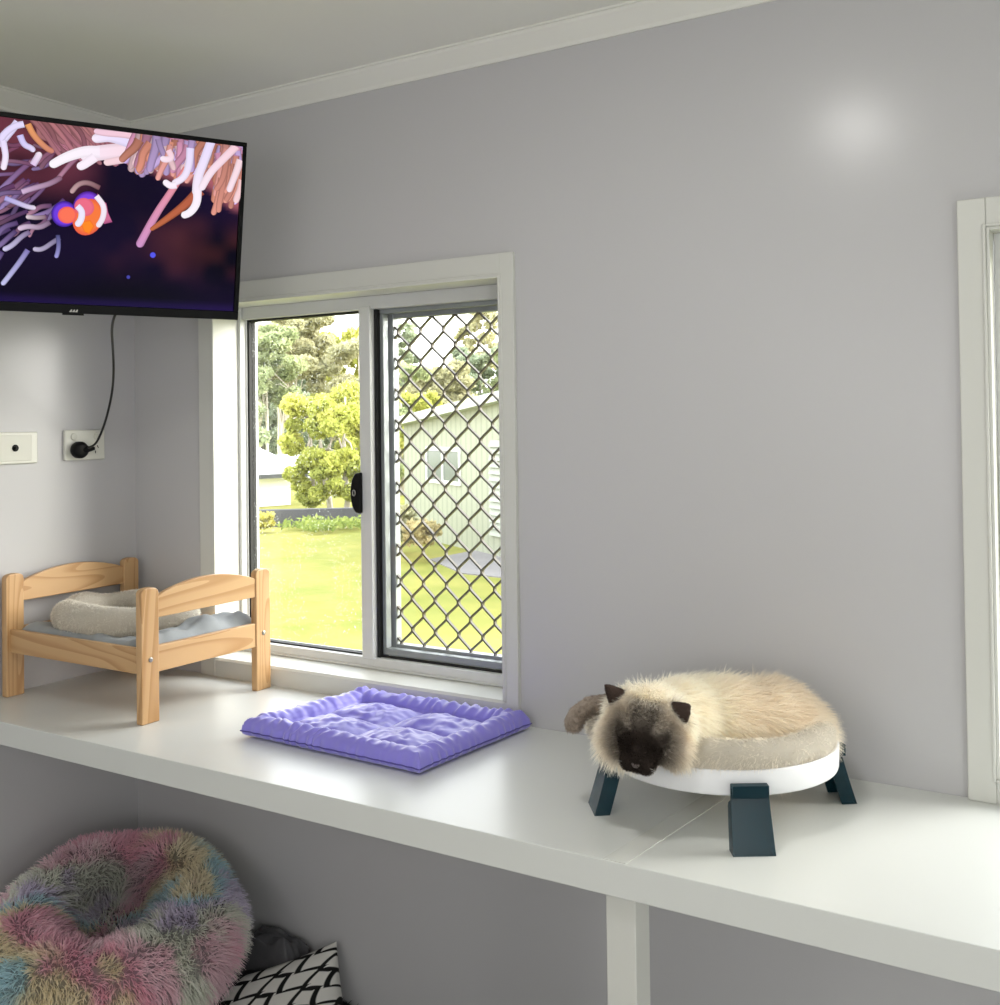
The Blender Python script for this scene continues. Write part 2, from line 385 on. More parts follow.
# ------------------------------------------------------------------ outlets
def plate(name, y0, y1, z0, z1, label):
    e = empty(name, (0,(y0+y1)/2,(z0+z1)/2), label, 'outlet')
    MB().box(0,.011,y0,y1,z0,z1).build('plate', M['outlet'], e, bevel=.004, seg=3)
    return e
o1 = plate('power_outlet', -.25,-.117,1.413,1.499, 'white double power outlet with a round black plug in it')
for yy in (-.222,-.146):
    MB().lathe([(.0105,0),(.0105,.003),(.009,.005)],(.010,yy,1.480),16,[[0,0,1],[1,0,0],[0,1,0]]).build('switch', M['outlet2'], o1, smooth=False)
b = MB()
for dy, dz, rz in ((-.008,.004,.5),(.008,.004,-.5),(0,-.011,0)):
    c = np.array([.0112,-.150+dy,1.446+dz]); d = np.array([0,math.sin(rz),math.cos(rz)]); q = np.array([0,d[2],-d[1]])
    b.obox(c, (.0006,0,0), q*.0013, d*.004)
b.build('socket_holes', M['gasket'], o1)
o2 = plate('antenna_outlet', -.47,-.335,1.410,1.496, 'white wall plate with one round coaxial socket, left of the power outlet')
MB().box(.0105,.0135,-.450,-.355,1.418,1.488).build('insert', M['outlet2'], o2, bevel=.002)
MB().lathe([(.0095,0),(.0095,.002),(.005,.002),(.005,.009),(.0035,.009)],(.013,-.405,1.453),18,[[0,0,1],[1,0,0],[0,1,0]]).build('socket', M['black'], o2)

# ------------------------------------------------------------------ outdoors
GZ = -.5
def grass_mat():
    m, nt, b = nodes('lawn_grass'); L = nt.links.new
    tc = nt.nodes.new('ShaderNodeTexCoord'); n = nt.nodes.new('ShaderNodeTexNoise'); n.inputs['Scale'].default_value = .6; n.inputs['Detail'].default_value = 9; n.inputs['Roughness'].default_value = .7
    L(tc.outputs['Object'], n.inputs['Vector']); rp = nt.nodes.new('ShaderNodeValToRGB'); e = rp.color_ramp.elements
    e[0].position = .32; e[0].color = (.15,.17,.032,1); e[1].position = .68; e[1].color = (.29,.26,.07,1)
    L(n.outputs['Fac'], rp.inputs['Fac']); L(rp.outputs['Color'], b.inputs['Base Color']); b.inputs['Roughness'].default_value = .9; b.inputs['Specular IOR Level'].default_value = .1
    return m
tag(MB().box(-70,40,.5,90,GZ-.3,GZ).build('lawn', grass_mat()), 'bright green lawn outside the windows', 'lawn', kind='structure')
M['gravel'] = mat('gravel', (.19,.175,.17), rough=.95, noise=.2, nscale=3)
q = [zplane(*c, GZ) for c in ((462,574),(430,560),(475,551),(540,560),(640,585),(640,612),(520,580))]
b = MB(); n = len(q); b.add([(p[0],p[1],GZ+.015) for p in q]+[(p[0],p[1],GZ-.05) for p in q], [tuple(range(n)), tuple(reversed(range(n,2*n)))]+[(i,(i+1)%n,n+(i+1)%n,n+i) for i in range(n)])
tag(b.build('driveway', M['gravel']), 'grey gravel driveway in front of the pale green shed', 'driveway', kind='structure')
# green shed
def clad(name, col, scale=26):
    m, nt, b = nodes(name); L = nt.links.new
    a = nt.nodes.new('ShaderNodeTexCoord'); w = nt.nodes.new('ShaderNodeTexWave'); w.wave_type = 'BANDS'; w.bands_direction = 'X'; w.inputs['Scale'].default_value = scale/10
    L(a.outputs['Object'], w.inputs['Vector']); r = nt.nodes.new('ShaderNodeValToRGB'); e = r.color_ramp.elements
    e[0].color = (*[c*.82 for c in col],1); e[0].position = .05; e[1].color = (*col,1); e[1].position = .35
    L(w.outputs['Fac'], r.inputs['Fac']); L(r.outputs['Color'], b.inputs['Base Color']); b.inputs['Roughness'].default_value = .6
    return m
A = zplane(405,534,GZ); Bq = zplane(502,558,GZ); A[2] = Bq[2] = GZ
dw = (Bq-A)/np.linalg.norm(Bq-A); nw = np.array([dw[1],-dw[0],0]); nw = nw if np.dot(nw, CAM-A) > 0 else -nw
ang = math.atan2(dw[1], dw[0])
shed = empty('shed', A, 'pale green metal clad shed with sloping roof and small window', 'shed'); shed.rotation_euler.z = ang
def loc(u, v):                # coordinates along the shed front: (x, z)
    p = plane(u, v, A, nw); return np.dot(p-A, dw), p[2]-GZ
sgn = 1 if np.dot(np.array([-dw[1],dw[0],0]), nw) < 0 else -1   # +y local is away from camera
def on_shed(mb, name, m, parent=None, **k):
    o = mb.build(name, m, None, **k); o.parent = parent or shed; return o
hL = loc(408,425)[1]; xR, hR = loc(500,402); sl = (hR-hL)/xR; X1 = xR*2.6
on_shed(MB().prism([(0,0),(X1,0),(X1,hL+sl*X1),(0,hL)],(0,0,0),(1,0,0),(0,0,1),(0,sgn*5,0)), 'walls', clad('green_cladding', (.28,.295,.215), 16))
rf = MB().prism([(-.15,hL-.02),(X1+.15,hL+sl*(X1+.15)-.02),(X1+.15,hL+sl*(X1+.15)+.12),(-.15,hL+.12)],(0,-.2*sgn,0),(1,0,0),(0,0,1),(0,sgn*5.3,0))
on_shed(rf, 'roof', mat('white_roof_sheet', (.45,.47,.42), rough=.5))
x0, z1 = loc(428,450); x1, z0 = loc(460,482)
wn = on_shed(MB().box(x0-.05,x1+.05,-.03,.02,z0-.06,z0).box(x0-.05,x1+.05,-.03,.02,z1,z1+.06).box(x0-.05,x0,-.03,.02,z0,z1).box(x1,x1+.05,-.03,.02,z0,z1).box((x0+x1)/2-.03,(x0+x1)/2+.03,-.03,.02,z0,z1), 'window', M['white'])
on_shed(MB().box(x0,x1,-.012,.012,z0,z1), 'pane', mat('dark_pane', (.13,.15,.14), rough=.15), wn)
x0, z1 = loc(490,440); x1, z0 = loc(540,545)
b = MB()
for k in range(14): 
    za = max(.05,z0)+(z1-max(.05,z0))*k/14; b.prism([(-.04,0),(0,(z1-z0)/14),(0,0)],(x0,0,za),(0,1,0),(0,0,1),(x1-x0,0,0))
on_shed(b, 'shutter_door', mat('shutter_grey', (.27,.29,.235), rough=.6))
# retaining wall
p0 = zplane(258,527,GZ); p1 = zplane(372,524,GZ); dv = p1-p0; p0 = p0-dv*.0; p1 = p0+dv*1.25
nrm = np.array([dv[1],-dv[0],0])/np.linalg.norm(dv)
top = plane(300,509,p0,nrm)[2]
dv2 = (p1-p0); cc = (p0+p1)/2; L2 = np.linalg.norm(dv2)/2; u = dv2/np.linalg.norm(dv2)
tag(MB().obox((cc[0],cc[1],(GZ+top)/2-.1),u*L2,np.array([-u[1],u[0],0])*.12,(0,0,(top-GZ)/2+.1)).build('garden_wall', mat('dark_block', (.075,.073,.08), rough=.9, noise=.25, nscale=3)), 'low dark grey garden wall at the far edge of the lawn', 'garden wall')
# white houses beyond
def house(name, uL, uR, depth, vbase, veave, vridge, label, wallc):
    e = empty(name, at((uL+uR)/2, vbase, depth), label, 'house')
    a = at(uL, vbase, depth); c = at(uR, vbase, depth+2); d = c-a; d[2] = 0; Lh = np.linalg.norm(d); d /= Lh; nn = np.array([-d[1],d[0],0])
    z0 = GZ; z1 = at(uL,veave,depth)[2]; z2 = at(uL,vridge,depth)[2]+.15
    b = MB().add([a*[1,1,0]+d*i+nn*j+np.array([0,0,z]) for z in (z0,z1) for j in (0,4) for i in (0,Lh)],[(0,1,3,2),(4,6,7,5),(0,4,5,1),(1,5,7,3),(3,7,6,2),(2,6,4,0)])
    b.build('walls', mat(name+'_wall', wallc, rough=.8), e)
    base = a*[1,1,0]; P0 = base-d*.3-nn*.35
    b = MB().prism([(-.35,z1-.05),(2,z2),(4.35,z1-.05),(4.35,z1+.1),(2,z2+.16),(-.35,z1+.1)], base-d*.3, nn, (0,0,1), d*(Lh+.6))
    b.build('roof', mat(name+'_roof', (.82,.83,.84), rough=.45), e)
    return e, a, d, nn, z1
e, a, d, nn, z1 = house('house', 180, 291, 25, 515, 480, 466, 'white walled house with pale metal roof at left beyond the lawn', (.78,.78,.78))
MB().obox(a*[1,1,0]+d*1.0-nn*.40+np.array([0,0,z1]), d*(3.2), nn*.05, (0,0,.05)).build('gutter', M['alu_dark'], e)
e, a, d, nn, z1 = house('house', 316, 376, 33, 520, 478, 466, 'grey house with pale roof half hidden behind the yellow-green tree', (.36,.36,.36))

# trees
def tree(name, u, vb, vt, depth, wpx, cols, label, nleaf=5000, trunk=True, leafsz=.16, group='trees beyond the lawn', trunks=1, lo=.35, seed=0, sparse=1.0, bark=None):
    r = np.random.default_rng(seed+100); base = at(u, vb, depth); base[2] = GZ if trunk else base[2]
    H = at(u, vt, depth)[2]-base[2]; Wd = wpx/F_PX*depth
    e = empty(name, base, label, 'tree' if trunk else 'shrub', group)
    nleaf = int(nleaf*2.6) if trunk else nleaf; leafsz *= .55 if trunk else 1; nb = 44; cen = []; rad = []
    for k in range(nb):
        h = lo+(1-lo)*r.random()**.8*.9; wmax = math.sqrt(max(.08, 1-((h-(lo+.45*(1-lo)))/(.62*(1-lo)+.05))**2)); a = r.random()*2*PI; q = r.random()**.5*wmax*.5
        cen.append((q*Wd*math.cos(a), q*Wd*math.sin(a)*.8, h*H)); rad.append(Wd*r.uniform(.08,.17))
    cen = np.array(cen); rad = np.array(rad); cen[:,2] = np.minimum(cen[:,2], H-rad*.6)
    k = r.integers(0, nb, nleaf); d = r.normal(0,1,(nleaf,3)); d /= np.linalg.norm(d,axis=1,keepdims=True)
    P = cen[k]+d*(rad[k]*r.random(nleaf)**(.45))[:,None]*np.array([1,1,.75])
    P = P[P[:,2] > .02]; nl = len(P); kk = k[:nl]
    t = r.normal(0,1,(nl,3)); t /= np.linalg.norm(t,axis=1,keepdims=True); s = np.cross(t, r.normal(0,1,(nl,3))); s /= np.linalg.norm(s,axis=1,keepdims=True)
    sz = leafsz*r.uniform(.6,1.4,nl)[:,None]
    V = np.stack([P-t*sz, P-s*sz*.5, P+t*sz, P+s*sz*.5],1).reshape(-1,3); Fq = np.arange(nl*4).reshape(-1,4)
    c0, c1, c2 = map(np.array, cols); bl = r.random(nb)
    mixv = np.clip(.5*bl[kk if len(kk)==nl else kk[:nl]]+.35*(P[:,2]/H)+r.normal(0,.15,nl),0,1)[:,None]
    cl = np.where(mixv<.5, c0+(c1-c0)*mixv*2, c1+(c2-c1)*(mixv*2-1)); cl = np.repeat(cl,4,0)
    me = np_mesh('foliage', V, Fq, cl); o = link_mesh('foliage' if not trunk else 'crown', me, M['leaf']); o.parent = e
    if trunk:
        b = MB(); R0 = max(.07,Wd*.022)
        for j in range(trunks):
            ox = (r.random()-.5)*Wd*.5*(trunks>1); lean = (r.random()-.5)*Wd*.3
            pts = [(ox+lean*tt+.1*math.sin(5*tt+j), (r.random()-.5)*.1, H*.86*tt) for tt in np.linspace(0,1,7)]
            b.tube(pts, [R0*(1-.75*tt) for tt in np.linspace(0,1,7)], 8)
            for q in range(4):
                i = 2+q; c = cen[r.integers(0,nb)]; b.tube([pts[i],(np.array(pts[i])+c)/2+np.array([0,0,.2]),c],[R0*.4,R0*.28,R0*.1],6)
        o = b.build('trunk', bark or M['bark'], None, smooth=True); o.parent = e
    return e
Y1 = ((.32,.35,.09),(.52,.54,.13),(.70,.66,.22)); G1 = ((.26,.31,.17),(.40,.45,.24),(.55,.57,.31)); G2 = ((.24,.29,.19),(.37,.42,.28),(.50,.54,.37)); O1 = ((.36,.35,.21),(.50,.48,.29),(.66,.62,.40))  # leaf tones lightened so the colour itself carries the bright haze
TB = 'tree beyond the lawn'
CB = mat('cream_bark', (.62,.56,.48), rough=.9, noise=.2)
tree('tree', 326, 508, 378, 23, 96, Y1, 'yellow-green spreading tree in front of the half hidden grey house', 10000, leafsz=.11, seed=31, lo=.08, trunks=3)
tree('tree', 362, 505, 395, 25, 60, Y1, 'lower yellow-green tree beside the black window latch', 7000, leafsz=.11, seed=41, lo=.1)
tree('tree', 268, 470, 318, 40, 76, G1, 'tall grey-green gum tree behind the white walled house', 8000, trunks=4, lo=.35, seed=2, leafsz=.2, bark=CB)
tree('tree', 294, 470, 306, 44, 90, O1, 'tallest olive gum tree showing pale bare trunks behind the white house', 8000, trunks=6, lo=.5, seed=3, leafsz=.22, bark=CB)
tree('tree', 338, 470, 322, 47, 84, Y1, 'lime green tree right of the bare pale trunks', 8000, seed=4, leafsz=.22, lo=.1)
tree('tree', 230, 470, 322, 38, 76, G1, 'dark green tree at the left edge of the sliding window', 6000, seed=5, leafsz=.2, lo=.05)
tree('tree', 300, 480, 392, 52, 90, G2, 'grey-green bush mass low behind the bare pale trunks', 8000, seed=6, leafsz=.2, lo=.0)
tree('tree', 262, 480, 378, 50, 80, G2, 'dim grey-green tree low behind the white house roof', 8000, seed=26, leafsz=.2, lo=.0)
tree('tree', 366, 470, 332, 42, 80, O1, 'pale olive tree behind the white window mullion', 8000, seed=7, leafsz=.2, lo=.05)
tree('tree', 402, 500, 352, 30, 66, G1, 'green tree left of the green shed', 8000, seed=8, leafsz=.16, lo=.05)
tree('tree', 442, 480, 352, 34, 72, O1, 'olive tree directly behind the green shed window', 8000, seed=9, leafsz=.18, lo=.1)
tree('tree', 425, 480, 385, 27, 50, Y1, 'small lime tree just above the low end of the shed roof', 5000, seed=10, leafsz=.14, lo=.2)
tree('tree', 482, 480, 338, 37, 70, G2, 'grey-green tree above the high end of the shed roof', 8000, seed=11, leafsz=.18, lo=.1)
tree('tree', 530, 480, 322, 36, 90, G1, 'green tree behind the right edge of the diamond grille', 6000, seed=12, leafsz=.18, lo=.1)
tree('tree', 398, 480, 318, 46, 40, G2, 'thin tall tree standing against the sky at the grille left edge', 2200, seed=13, leafsz=.2, lo=.5)
tree('tree', 480, 480, 300, 50, 46, O1, 'sparse pale treetop rising highest behind the grille', 1800, seed=14, leafsz=.22, lo=.5)
tree('tree', 284, 480, 348, 56, 120, G2, 'misty grey-green tree filling the gap behind the bare pale trunks', 8000, seed=27, leafsz=.24, lo=.0)
TS = 'shrubs along the lawn edge'
tree('shrub', 262, 530, 512, 20, 26, ((.42,.40,.08),(.6,.55,.14),(.72,.66,.25)), 'yellow shrub at the left end of the low grey garden wall', 1200, trunk=False, leafsz=.05, lo=.1, seed=20, group=TS)
tree('shrub', 398, 540, 505, 16.5, 40, O1, 'dry olive shrub at the low corner of the green shed', 1800, trunk=False, leafsz=.06, lo=.05, seed=21, group=TS)
tree('shrub', 422, 545, 520, 15.6, 40, ((.34,.27,.12),(.48,.4,.2),(.6,.52,.28)), 'tan dry shrub along the foot of the green shed', 1400, trunk=False, leafsz=.05, lo=.05, seed=22, group=TS)
tree('shrub', 325, 528, 519, 20.3, 95, ((.16,.22,.05),(.26,.32,.08),(.40,.44,.12)), 'green weeds growing against the low grey garden wall', 1500, trunk=False, leafsz=.05, lo=.02, seed=23, group=TS)

# ------------------------------------------------------------------ television
ta, tt = math.radians(26), math.radians(11)
TDX = np.array([math.sin(ta), math.cos(ta), 0]); TNR0 = np.array([math.cos(ta), -math.sin(ta), 0])
TUP = np.array([TNR0[0]*math.sin(tt), TNR0[1]*math.sin(tt), math.cos(tt)]); TN = np.cross(TDX, TUP); TN = TN if np.dot(TN, TNR0) > 0 else -TN
TB = np.array([.693,-.25,1.767]); TW, TH = .76, .43; TO = TB-TDX*TW      # bottom left corner of the front
tv = empty('television', TO+TDX*TW/2, 'wall mounted television tilted forward, showing an orange fish among anemones', 'television')
def tvp(x, y, n=0): return TO+TDX*x+TUP*y+TN*n
def tvbox(mb, x0, x1, y0, y1, n0, n1):
    return mb.obox(tvp((x0+x1)/2,(y0+y1)/2,(n0+n1)/2), TDX*(x1-x0)/2, TUP*(y1-y0)/2, TN*(n1-n0)/2)
b = MB(); bz = .011
tvbox(b,0,TW,0,.021,-.012,0); tvbox(b,0,TW,TH-bz,TH,-.012,0); tvbox(b,0,bz,.021,TH-bz,-.012,0); tvbox(b,TW-bz,TW,.021,TH-bz,-.012,0); tvbox(b,0,TW,0,TH,-.03,-.012)
b.build('bezel', M['black'], tv, bevel=.0015)
tvbox(MB(),.12,TW-.12,.05,.30,-.06,-.03).build('back_housing', M['black'], tv, bevel=.008)
b = MB(); tvbox(b,.28,.48,.10,.28,-.075,-.06); pc = tvp(.38,.19,-.075)
b.tube([pc, pc*.5+np.array([.04,-.45,1.97])*.5, (.04,-.60,1.96)], .014, 8); b.box(0,.03,-.68,-.52,1.86,2.06)
b.build('wall_bracket', M['black'], tv)
b = MB(); tvbox(b,.352,.398,-.004,.0,-.010,-.002); b.build('badge', M['black'], tv)
b = MB()
for k in range(3):
    x = .3650+k*.0062; b.add([tvp(x,.0035,.0006),tvp(x+.0058,.0035,.0006),tvp(x+.0068,.0095,.0006),tvp(x+.0048,.0095,.0006)],[(0,1,2,3)])
b.build('logo', M['steel'], tv)
# picture on the screen: painted patches built as flat strips, screen coordinates measured on the panel
def scr(u, v):               # photo-plane screen coordinates -> panel metres
    p = plane(u, v, TB, TN)-TO; return np.dot(p, TDX), np.dot(p, TUP)
SX0, SX1, SY0, SY1 = bz, TW-bz, .021, TH-bz
nx, ny = 90, 52
gx, gy_ = np.meshgrid(np.linspace(SX0,SX1,nx), np.linspace(SY0,SY1,ny), indexing='ij')
X, Y = (gx-SX0)/(SX1-SX0), (gy_-SY0)/(SY1-SY0)
navy = np.array([.0025,.0018,.008]); purp = np.array([.016,.005,.045]); brown = np.array([.085,.020,.014]); plum = np.array([.035,.009,.03])
n1 = vnoise(X*7,Y*4,3)*.5+vnoise(X*15,Y*9,4)*.3+.2
bgc = navy+purp*np.clip(vnoise(X*3+2,Y*3,6)*.4+.25,0,1)[...,None]
bgc = bgc+brown*(np.clip(n1,0,1)*sstep(.62,.85,X)*sstep(.12,.3,Y)*sstep(.62,.4,Y))[...,None]*1.5
bgc = bgc+brown*(np.clip(n1,0,1)*np.exp(-((X-.63)/.05)**2-((Y-.4)/.15)**2))[...,None]
bgc = bgc+plum*(np.clip(n1,0,1)*sstep(.66,.9,X)*np.exp(-((Y-.17)/.08)**2))[...,None]*1.2
bgc = bgc+np.array([.16,.035,.05])*(sstep(.52,.8,Y)*sstep(.60,.45,X))[...,None]*np.clip(.6+n1,0,1)[...,None]
bgc = bgc+np.array([.40,.11,.12])*(sstep(-.02,.06,Y-(.86-.12*sstep(.6,.8,X)-.14*sstep(.86,1.0,X)))*sstep(.56,.66,X))[...,None]
bgc = bgc+np.array([.010,.004,.045])*sstep(.06,.0,Y)[...,None]
SV, SF, SC = [], [], []
def addS(V, F, Cc):
    k = sum(len(a) for a in SV); SV.append(np.array(V)); SF.append(np.array(F)+k); SC.append(np.array(Cc))
Vg, Fg = grid_mesh(TO+gx[...,None]*TDX+gy_[...,None]*TUP+TN*-.0085)
addS(Vg, Fg, bgc.reshape(-1,3)); lay = [-.0083]
def chaik(p, it=3):
    p = np.array(p, float)
    for _ in range(it):
        q = np.empty((2*len(p)-2, p.shape[1])); q[0::2] = p[:-1]*.75+p[1:]*.25; q[1::2] = p[:-1]*.25+p[1:]*.75
        p = np.vstack([p[:1], q, p[-1:]])
    return p
def stroke(pts, w0, w1, c0, c1, edge=.6, px=True):
    P = chaik([scr(*q) for q in pts] if px else pts); n = len(P)
    T = np.gradient(P, axis=0); T /= np.linalg.norm(T,axis=1,keepdims=True)+1e-9; Nn = np.stack([-T[:,1],T[:,0]],1)
    t = np.linspace(0,1,n); s_ = .00236
    w = (w0+(w1-w0)*t)*s_/2; sd = np.arange(n)*0+1.
    # rounded tip
    dist = np.cumsum(np.r_[0,np.linalg.norm(np.diff(P,axis=0),axis=1)]); rem = dist[-1]-dist
    w = w*np.sqrt(np.clip(1-(np.clip(w-rem,0,None)/(w+1e-9))**2, .02, 1))
    rows = []; cols = []; lay[0] += .00003
    c = np.array(c0)[None]*(1-t[:,None])+np.array(c1)[None]*t[:,None]
    for o_, e_ in ((-1,edge),(-.45,1),(.45,1),(1,edge)):
        q = P+Nn*(w*o_)[:,None]; q[:,0] = np.clip(q[:,0],SX0,SX1); q[:,1] = np.clip(q[:,1],SY0,SY1)
        rows.append(TO+q[:,:1]*TDX+q[:,1:]*TUP+TN*lay[0]); cols.append(c*e_)
    V, F = grid_mesh(np.stack(rows,1)); addS(V, F, np.stack(cols,1).reshape(-1,3))
def disc(pts, col, rim=None):
    P = np.array([scr(*q) for q in pts]); c = P.mean(0); n = len(P); lay[0] += .00003
    Q = np.vstack([c, (P+c)/2+ (P-c)*.25, P]); V = TO+Q[:,:1]*TDX+Q[:,1:]*TUP+TN*lay[0]
    F = []; 
    for i in range(n):
        j = (i+1) % n; F += [(0,1+i,1+j,1+j),(1+i,1+n+i,1+n+j,1+j)]
    cc = np.vstack([np.tile(col,(1+n,1)), np.tile(col if rim is None else rim,(n,1))]); 
    tri = [f for f in F]; addS(V, tri, cc)
r = np.random.default_rng(11)
# dim purple tentacles on the left, fanning out from the upper right
for k in range(150):
    u0 = r.uniform(-110,95); v0 = r.uniform(128,255); 
    if u0 > 40 and v0 > 215: continue
    if -10 < u0 < 14 and 140 < v0 < 185: continue
    l = r.uniform(22,48); a = r.uniform(.15,.9) if v0 > 180 else r.uniform(-.4,1.1); dxu, dvv = -math.cos(a)*l, math.sin(a)*l
    f = np.clip((v0-120)/140,0,1); pinkish = max(0, 1-f*1.6)
    c0 = np.array([.16,.05,.16])*(1-f)+np.array([.05,.03,.14])*f+np.array([.25,.06,.02])*pinkish*r.random()
    c1 = (np.array([.62,.45,.95]) if r.random() < .6 else np.array([.72,.36,.50]))*r.uniform(.35,.9)
    stroke([(u0,v0),(u0+dxu*.4+r.normal(0,3),v0+dvv*.35+r.normal(0,3)),(u0+dxu*.75,v0+dvv*.8+r.normal(0,3)),(u0+dxu,v0+dvv+r.normal(0,2))], r.uniform(3.2,5.5), r.uniform(2.8,5.2), c0*.8, c1*r.uniform(.35,1.1), .4)
# orange-pink bundles along the top
for k in range(60):
    u0 = r.uniform(30,112); v0 = 118+.125*u0-4; l = r.uniform(22,42); c1 = np.array([.70,.30,.34])*r.uniform(.5,1.15)+np.array([.1,0,.1])*r.random()
    stroke([(u0,v0),(u0+l*.3,v0+l*.35),(u0+l*.5+r.normal(0,4),v0+l*.75),(u0+l*.8+r.normal(0,4),v0+l+r.normal(0,4))],5,4,np.array([.50,.20,.20])*r.uniform(.4,1),c1*.7,.5)
stroke([(28,124),(34,136),(46,148),(54,152)],6,5,(.85,.36,.12),(.6,.22,.18),.6)
stroke([(5,198),(18,203),(28,207),(36,208)],5,4.5,(.40,.36,.8),(.85,.75,.85),.5); stroke([(22,192),(34,188),(50,184),(62,177)],5,5,(.7,.5,.75),(.22,.09,.14),.5)
stroke([(100,188),(88,182),(78,184),(71,193)],5,4.5,(.18,.07,.09),(.62,.40,.42),.5)
stroke([(60,238),(52,243),(42,250),(33,249)],4.5,4.5,(.10,.08,.2),(.62,.55,.75),.5); stroke([(58,235),(59,245),(58,252),(56,258)],4,4,(.05,.05,.16),(.4,.38,.8),.5)
stroke([(30,232),(22,236),(12,246),(3,250)],4.5,5,(.14,.08,.2),(.7,.66,.95),.5); stroke([(28,250),(20,262),(10,275),(2,285)],5,4.5,(.2,.16,.45),(.62,.62,.92),.5)
stroke([(50,222),(40,228),(28,226),(18,229)],5,5,(.15,.08,.16),(.80,.62,.82),.5); stroke([(46,217),(36,218),(30,217),(26,217)],4,4.5,(.2,.1,.15),(.85,.72,.8),.5)
# big white tentacles
Wt, Pk, Lv = (.98,.86,.98), (.95,.62,.70), (.80,.72,1.0)
stroke([(18,122),(10,132),(2,142),(-12,150)],7,6,Lv,Lv,.7); stroke([(3,140),(5,150),(6,158),(3,170)],6,5,Lv,Wt,.7); stroke([(24,124),(14,126),(4,134),(1,140)],6,6,Lv,Lv,.7)
stroke([(20,135),(24,145),(32,148),(34,152)],6,5,(.6,.55,.95),(.85,.75,.95),.6)
stroke([(33,165),(36,160),(39,155),(40,152)],6,6,(.75,.55,.85),(.95,.85,.92),.6)
stroke([(160,146),(135,150),(105,152),(80,156)],16,13,Pk,Wt,.8); stroke([(100,152),(85,151),(66,157),(50,166)],12,7,Wt,(1,.95,1),.85); stroke([(95,157),(88,162),(82,166),(77,167)],9,7,Wt,(1,.9,1),.85)
stroke([(130,142),(110,136),(100,138),(92,139)],12,7,Lv,Wt,.8); stroke([(150,140),(128,134),(105,133),(94,131)],9,5,Pk,(.9,.6,.75),.7); stroke([(160,152),(140,156),(120,160),(104,163)],9,6,Pk,(.95,.7,.75),.8)
# pink fringe, upper right
for k in range(130):
    u0 = r.uniform(135,244); v0 = 133+.12*(u0-130)+r.uniform(-2,10); edge_v = 168+ (u0-135)*.10+max(0,u0-205)*1.1
    vv = min(edge_v+r.normal(0,6), v0+r.uniform(18,60)); du = r.normal(-4,7)
    c = [(.90,.40,.36),(.80,.36,.55),(.92,.62,.66),(.86,.34,.24),(.70,.50,.90)][r.integers(0,5)]; c = np.array(c)*r.uniform(.55,1)
    stroke([(u0,v0),(u0+du*.3+r.normal(0,2),v0+(vv-v0)*.35),(u0+du*.7,v0+(vv-v0)*.7),(u0+du,vv)],r.uniform(6,10),r.uniform(4.5,7.5),c*.75,c*1.05,.5)
for k in range(12):
    u0 = 222+r.uniform(-6,20); v0 = r.uniform(178,205); c = np.array([.92,.38,.30])*r.uniform(.6,1)
    stroke([(u0+3,v0-25),(u0+1,v0-10),(u0-2,v0+2),(u0-6+r.normal(0,2),v0+12)],7,5.5,c*.7,c,.55)
stroke([(186,168),(172,190),(155,215),(138,247)],6,8,(.92,.30,.26),(.62,.30,.62),.6); stroke([(200,190),(185,205),(165,220),(150,230)],12,3,(.45,.10,.06),(.55,.16,.06),.5)
stroke([(212,138),(204,160),(197,178),(196,196)],9,9,Lv,Wt,.8); stroke([(197,190),(197,203),(190,213),(181,216)],9,6.5,Wt,(1,.95,1),.85); stroke([(236,146),(222,160),(210,172),(200,190)],8,7,Pk,Wt,.8); stroke([(190,148),(189,165),(184,178),(172,184)],8,6,Lv,Wt,.75); stroke([(176,185),(170,186),(166,183),(163,181)],7,6,Wt,(1,.92,1),.8)
stroke([(168,150),(172,158),(166,160),(160,158)],6,6,Pk,Wt,.8); stroke([(240,160),(236,172),(232,182),(228,192)],8,6,(.95,.7,.75),(.98,.8,.9),.7); stroke([(242,180),(240,190),(237,196),(235,203)],8,6,(.95,.6,.6),(.98,.7,.75),.7)
# the orange fish with white bands
def ell(cu, cv, ru, rv, rot=0, n=26):
    return [(cu+ru*math.cos(w)*math.cos(rot)-rv*math.sin(w)*math.sin(rot), cv+ru*math.cos(w)*math.sin(rot)+rv*math.sin(w)*math.cos(rot)) for w in np.linspace(0,2*PI,n,endpoint=False)]
disc(ell(64,214,13,13), (.16,.05,.75), (.03,.01,.2)); disc(ell(87,206,14,15,.5), (.22,.06,.75), (.05,.01,.2))
disc([(97,193),(100,199),(106,203),(108,213),(112,222),(104,224),(96,212)], (.62,.16,.30), (.40,.08,.22))
disc(ell(88,217,15,19,.45), (.95,.20,.05), (.80,.10,.06)); disc([(80,222),(84,232),(89,234),(94,226),(90,220)], (1,.26,.02), (.9,.16,.02)); disc(ell(84,207,10,9,.4), (.85,.16,.25), (.75,.12,.2))
disc(ell(67,215,9.5,8.5), (.98,.18,.10), (.85,.10,.12))
stroke([(77,206),(82,211),(81,220),(76,226)],6,6,(.85,.80,1),(.9,.85,1),.8); stroke([(96,196),(104,206),(103,218),(97,227)],5.5,5,(.95,.85,.95),(.9,.8,.9),.8)
disc(ell(152.5,255,3,3), (.10,.10,.85), (.03,.03,.3)); disc(ell(128,277,2,2), (.06,.06,.4), (.02,.02,.1)); 
allF = [f if f.shape[1] == 4 else f for f in SF]
scr_me = D.meshes.new('screen'); V = np.vstack(SV); Cc = np.vstack(SC)
faces = [tuple(dict.fromkeys(map(int, f))) for A_ in allF for f in A_]
scr_me.from_pydata(V.tolist(), [], faces); at_ = scr_me.color_attributes.new('Col','FLOAT_COLOR','POINT'); q4 = np.ones((len(V),4),np.float32); q4[:,:3] = Cc; at_.data.foreach_set('color', q4.ravel())
link_mesh('screen', scr_me, M['screen'], tv)
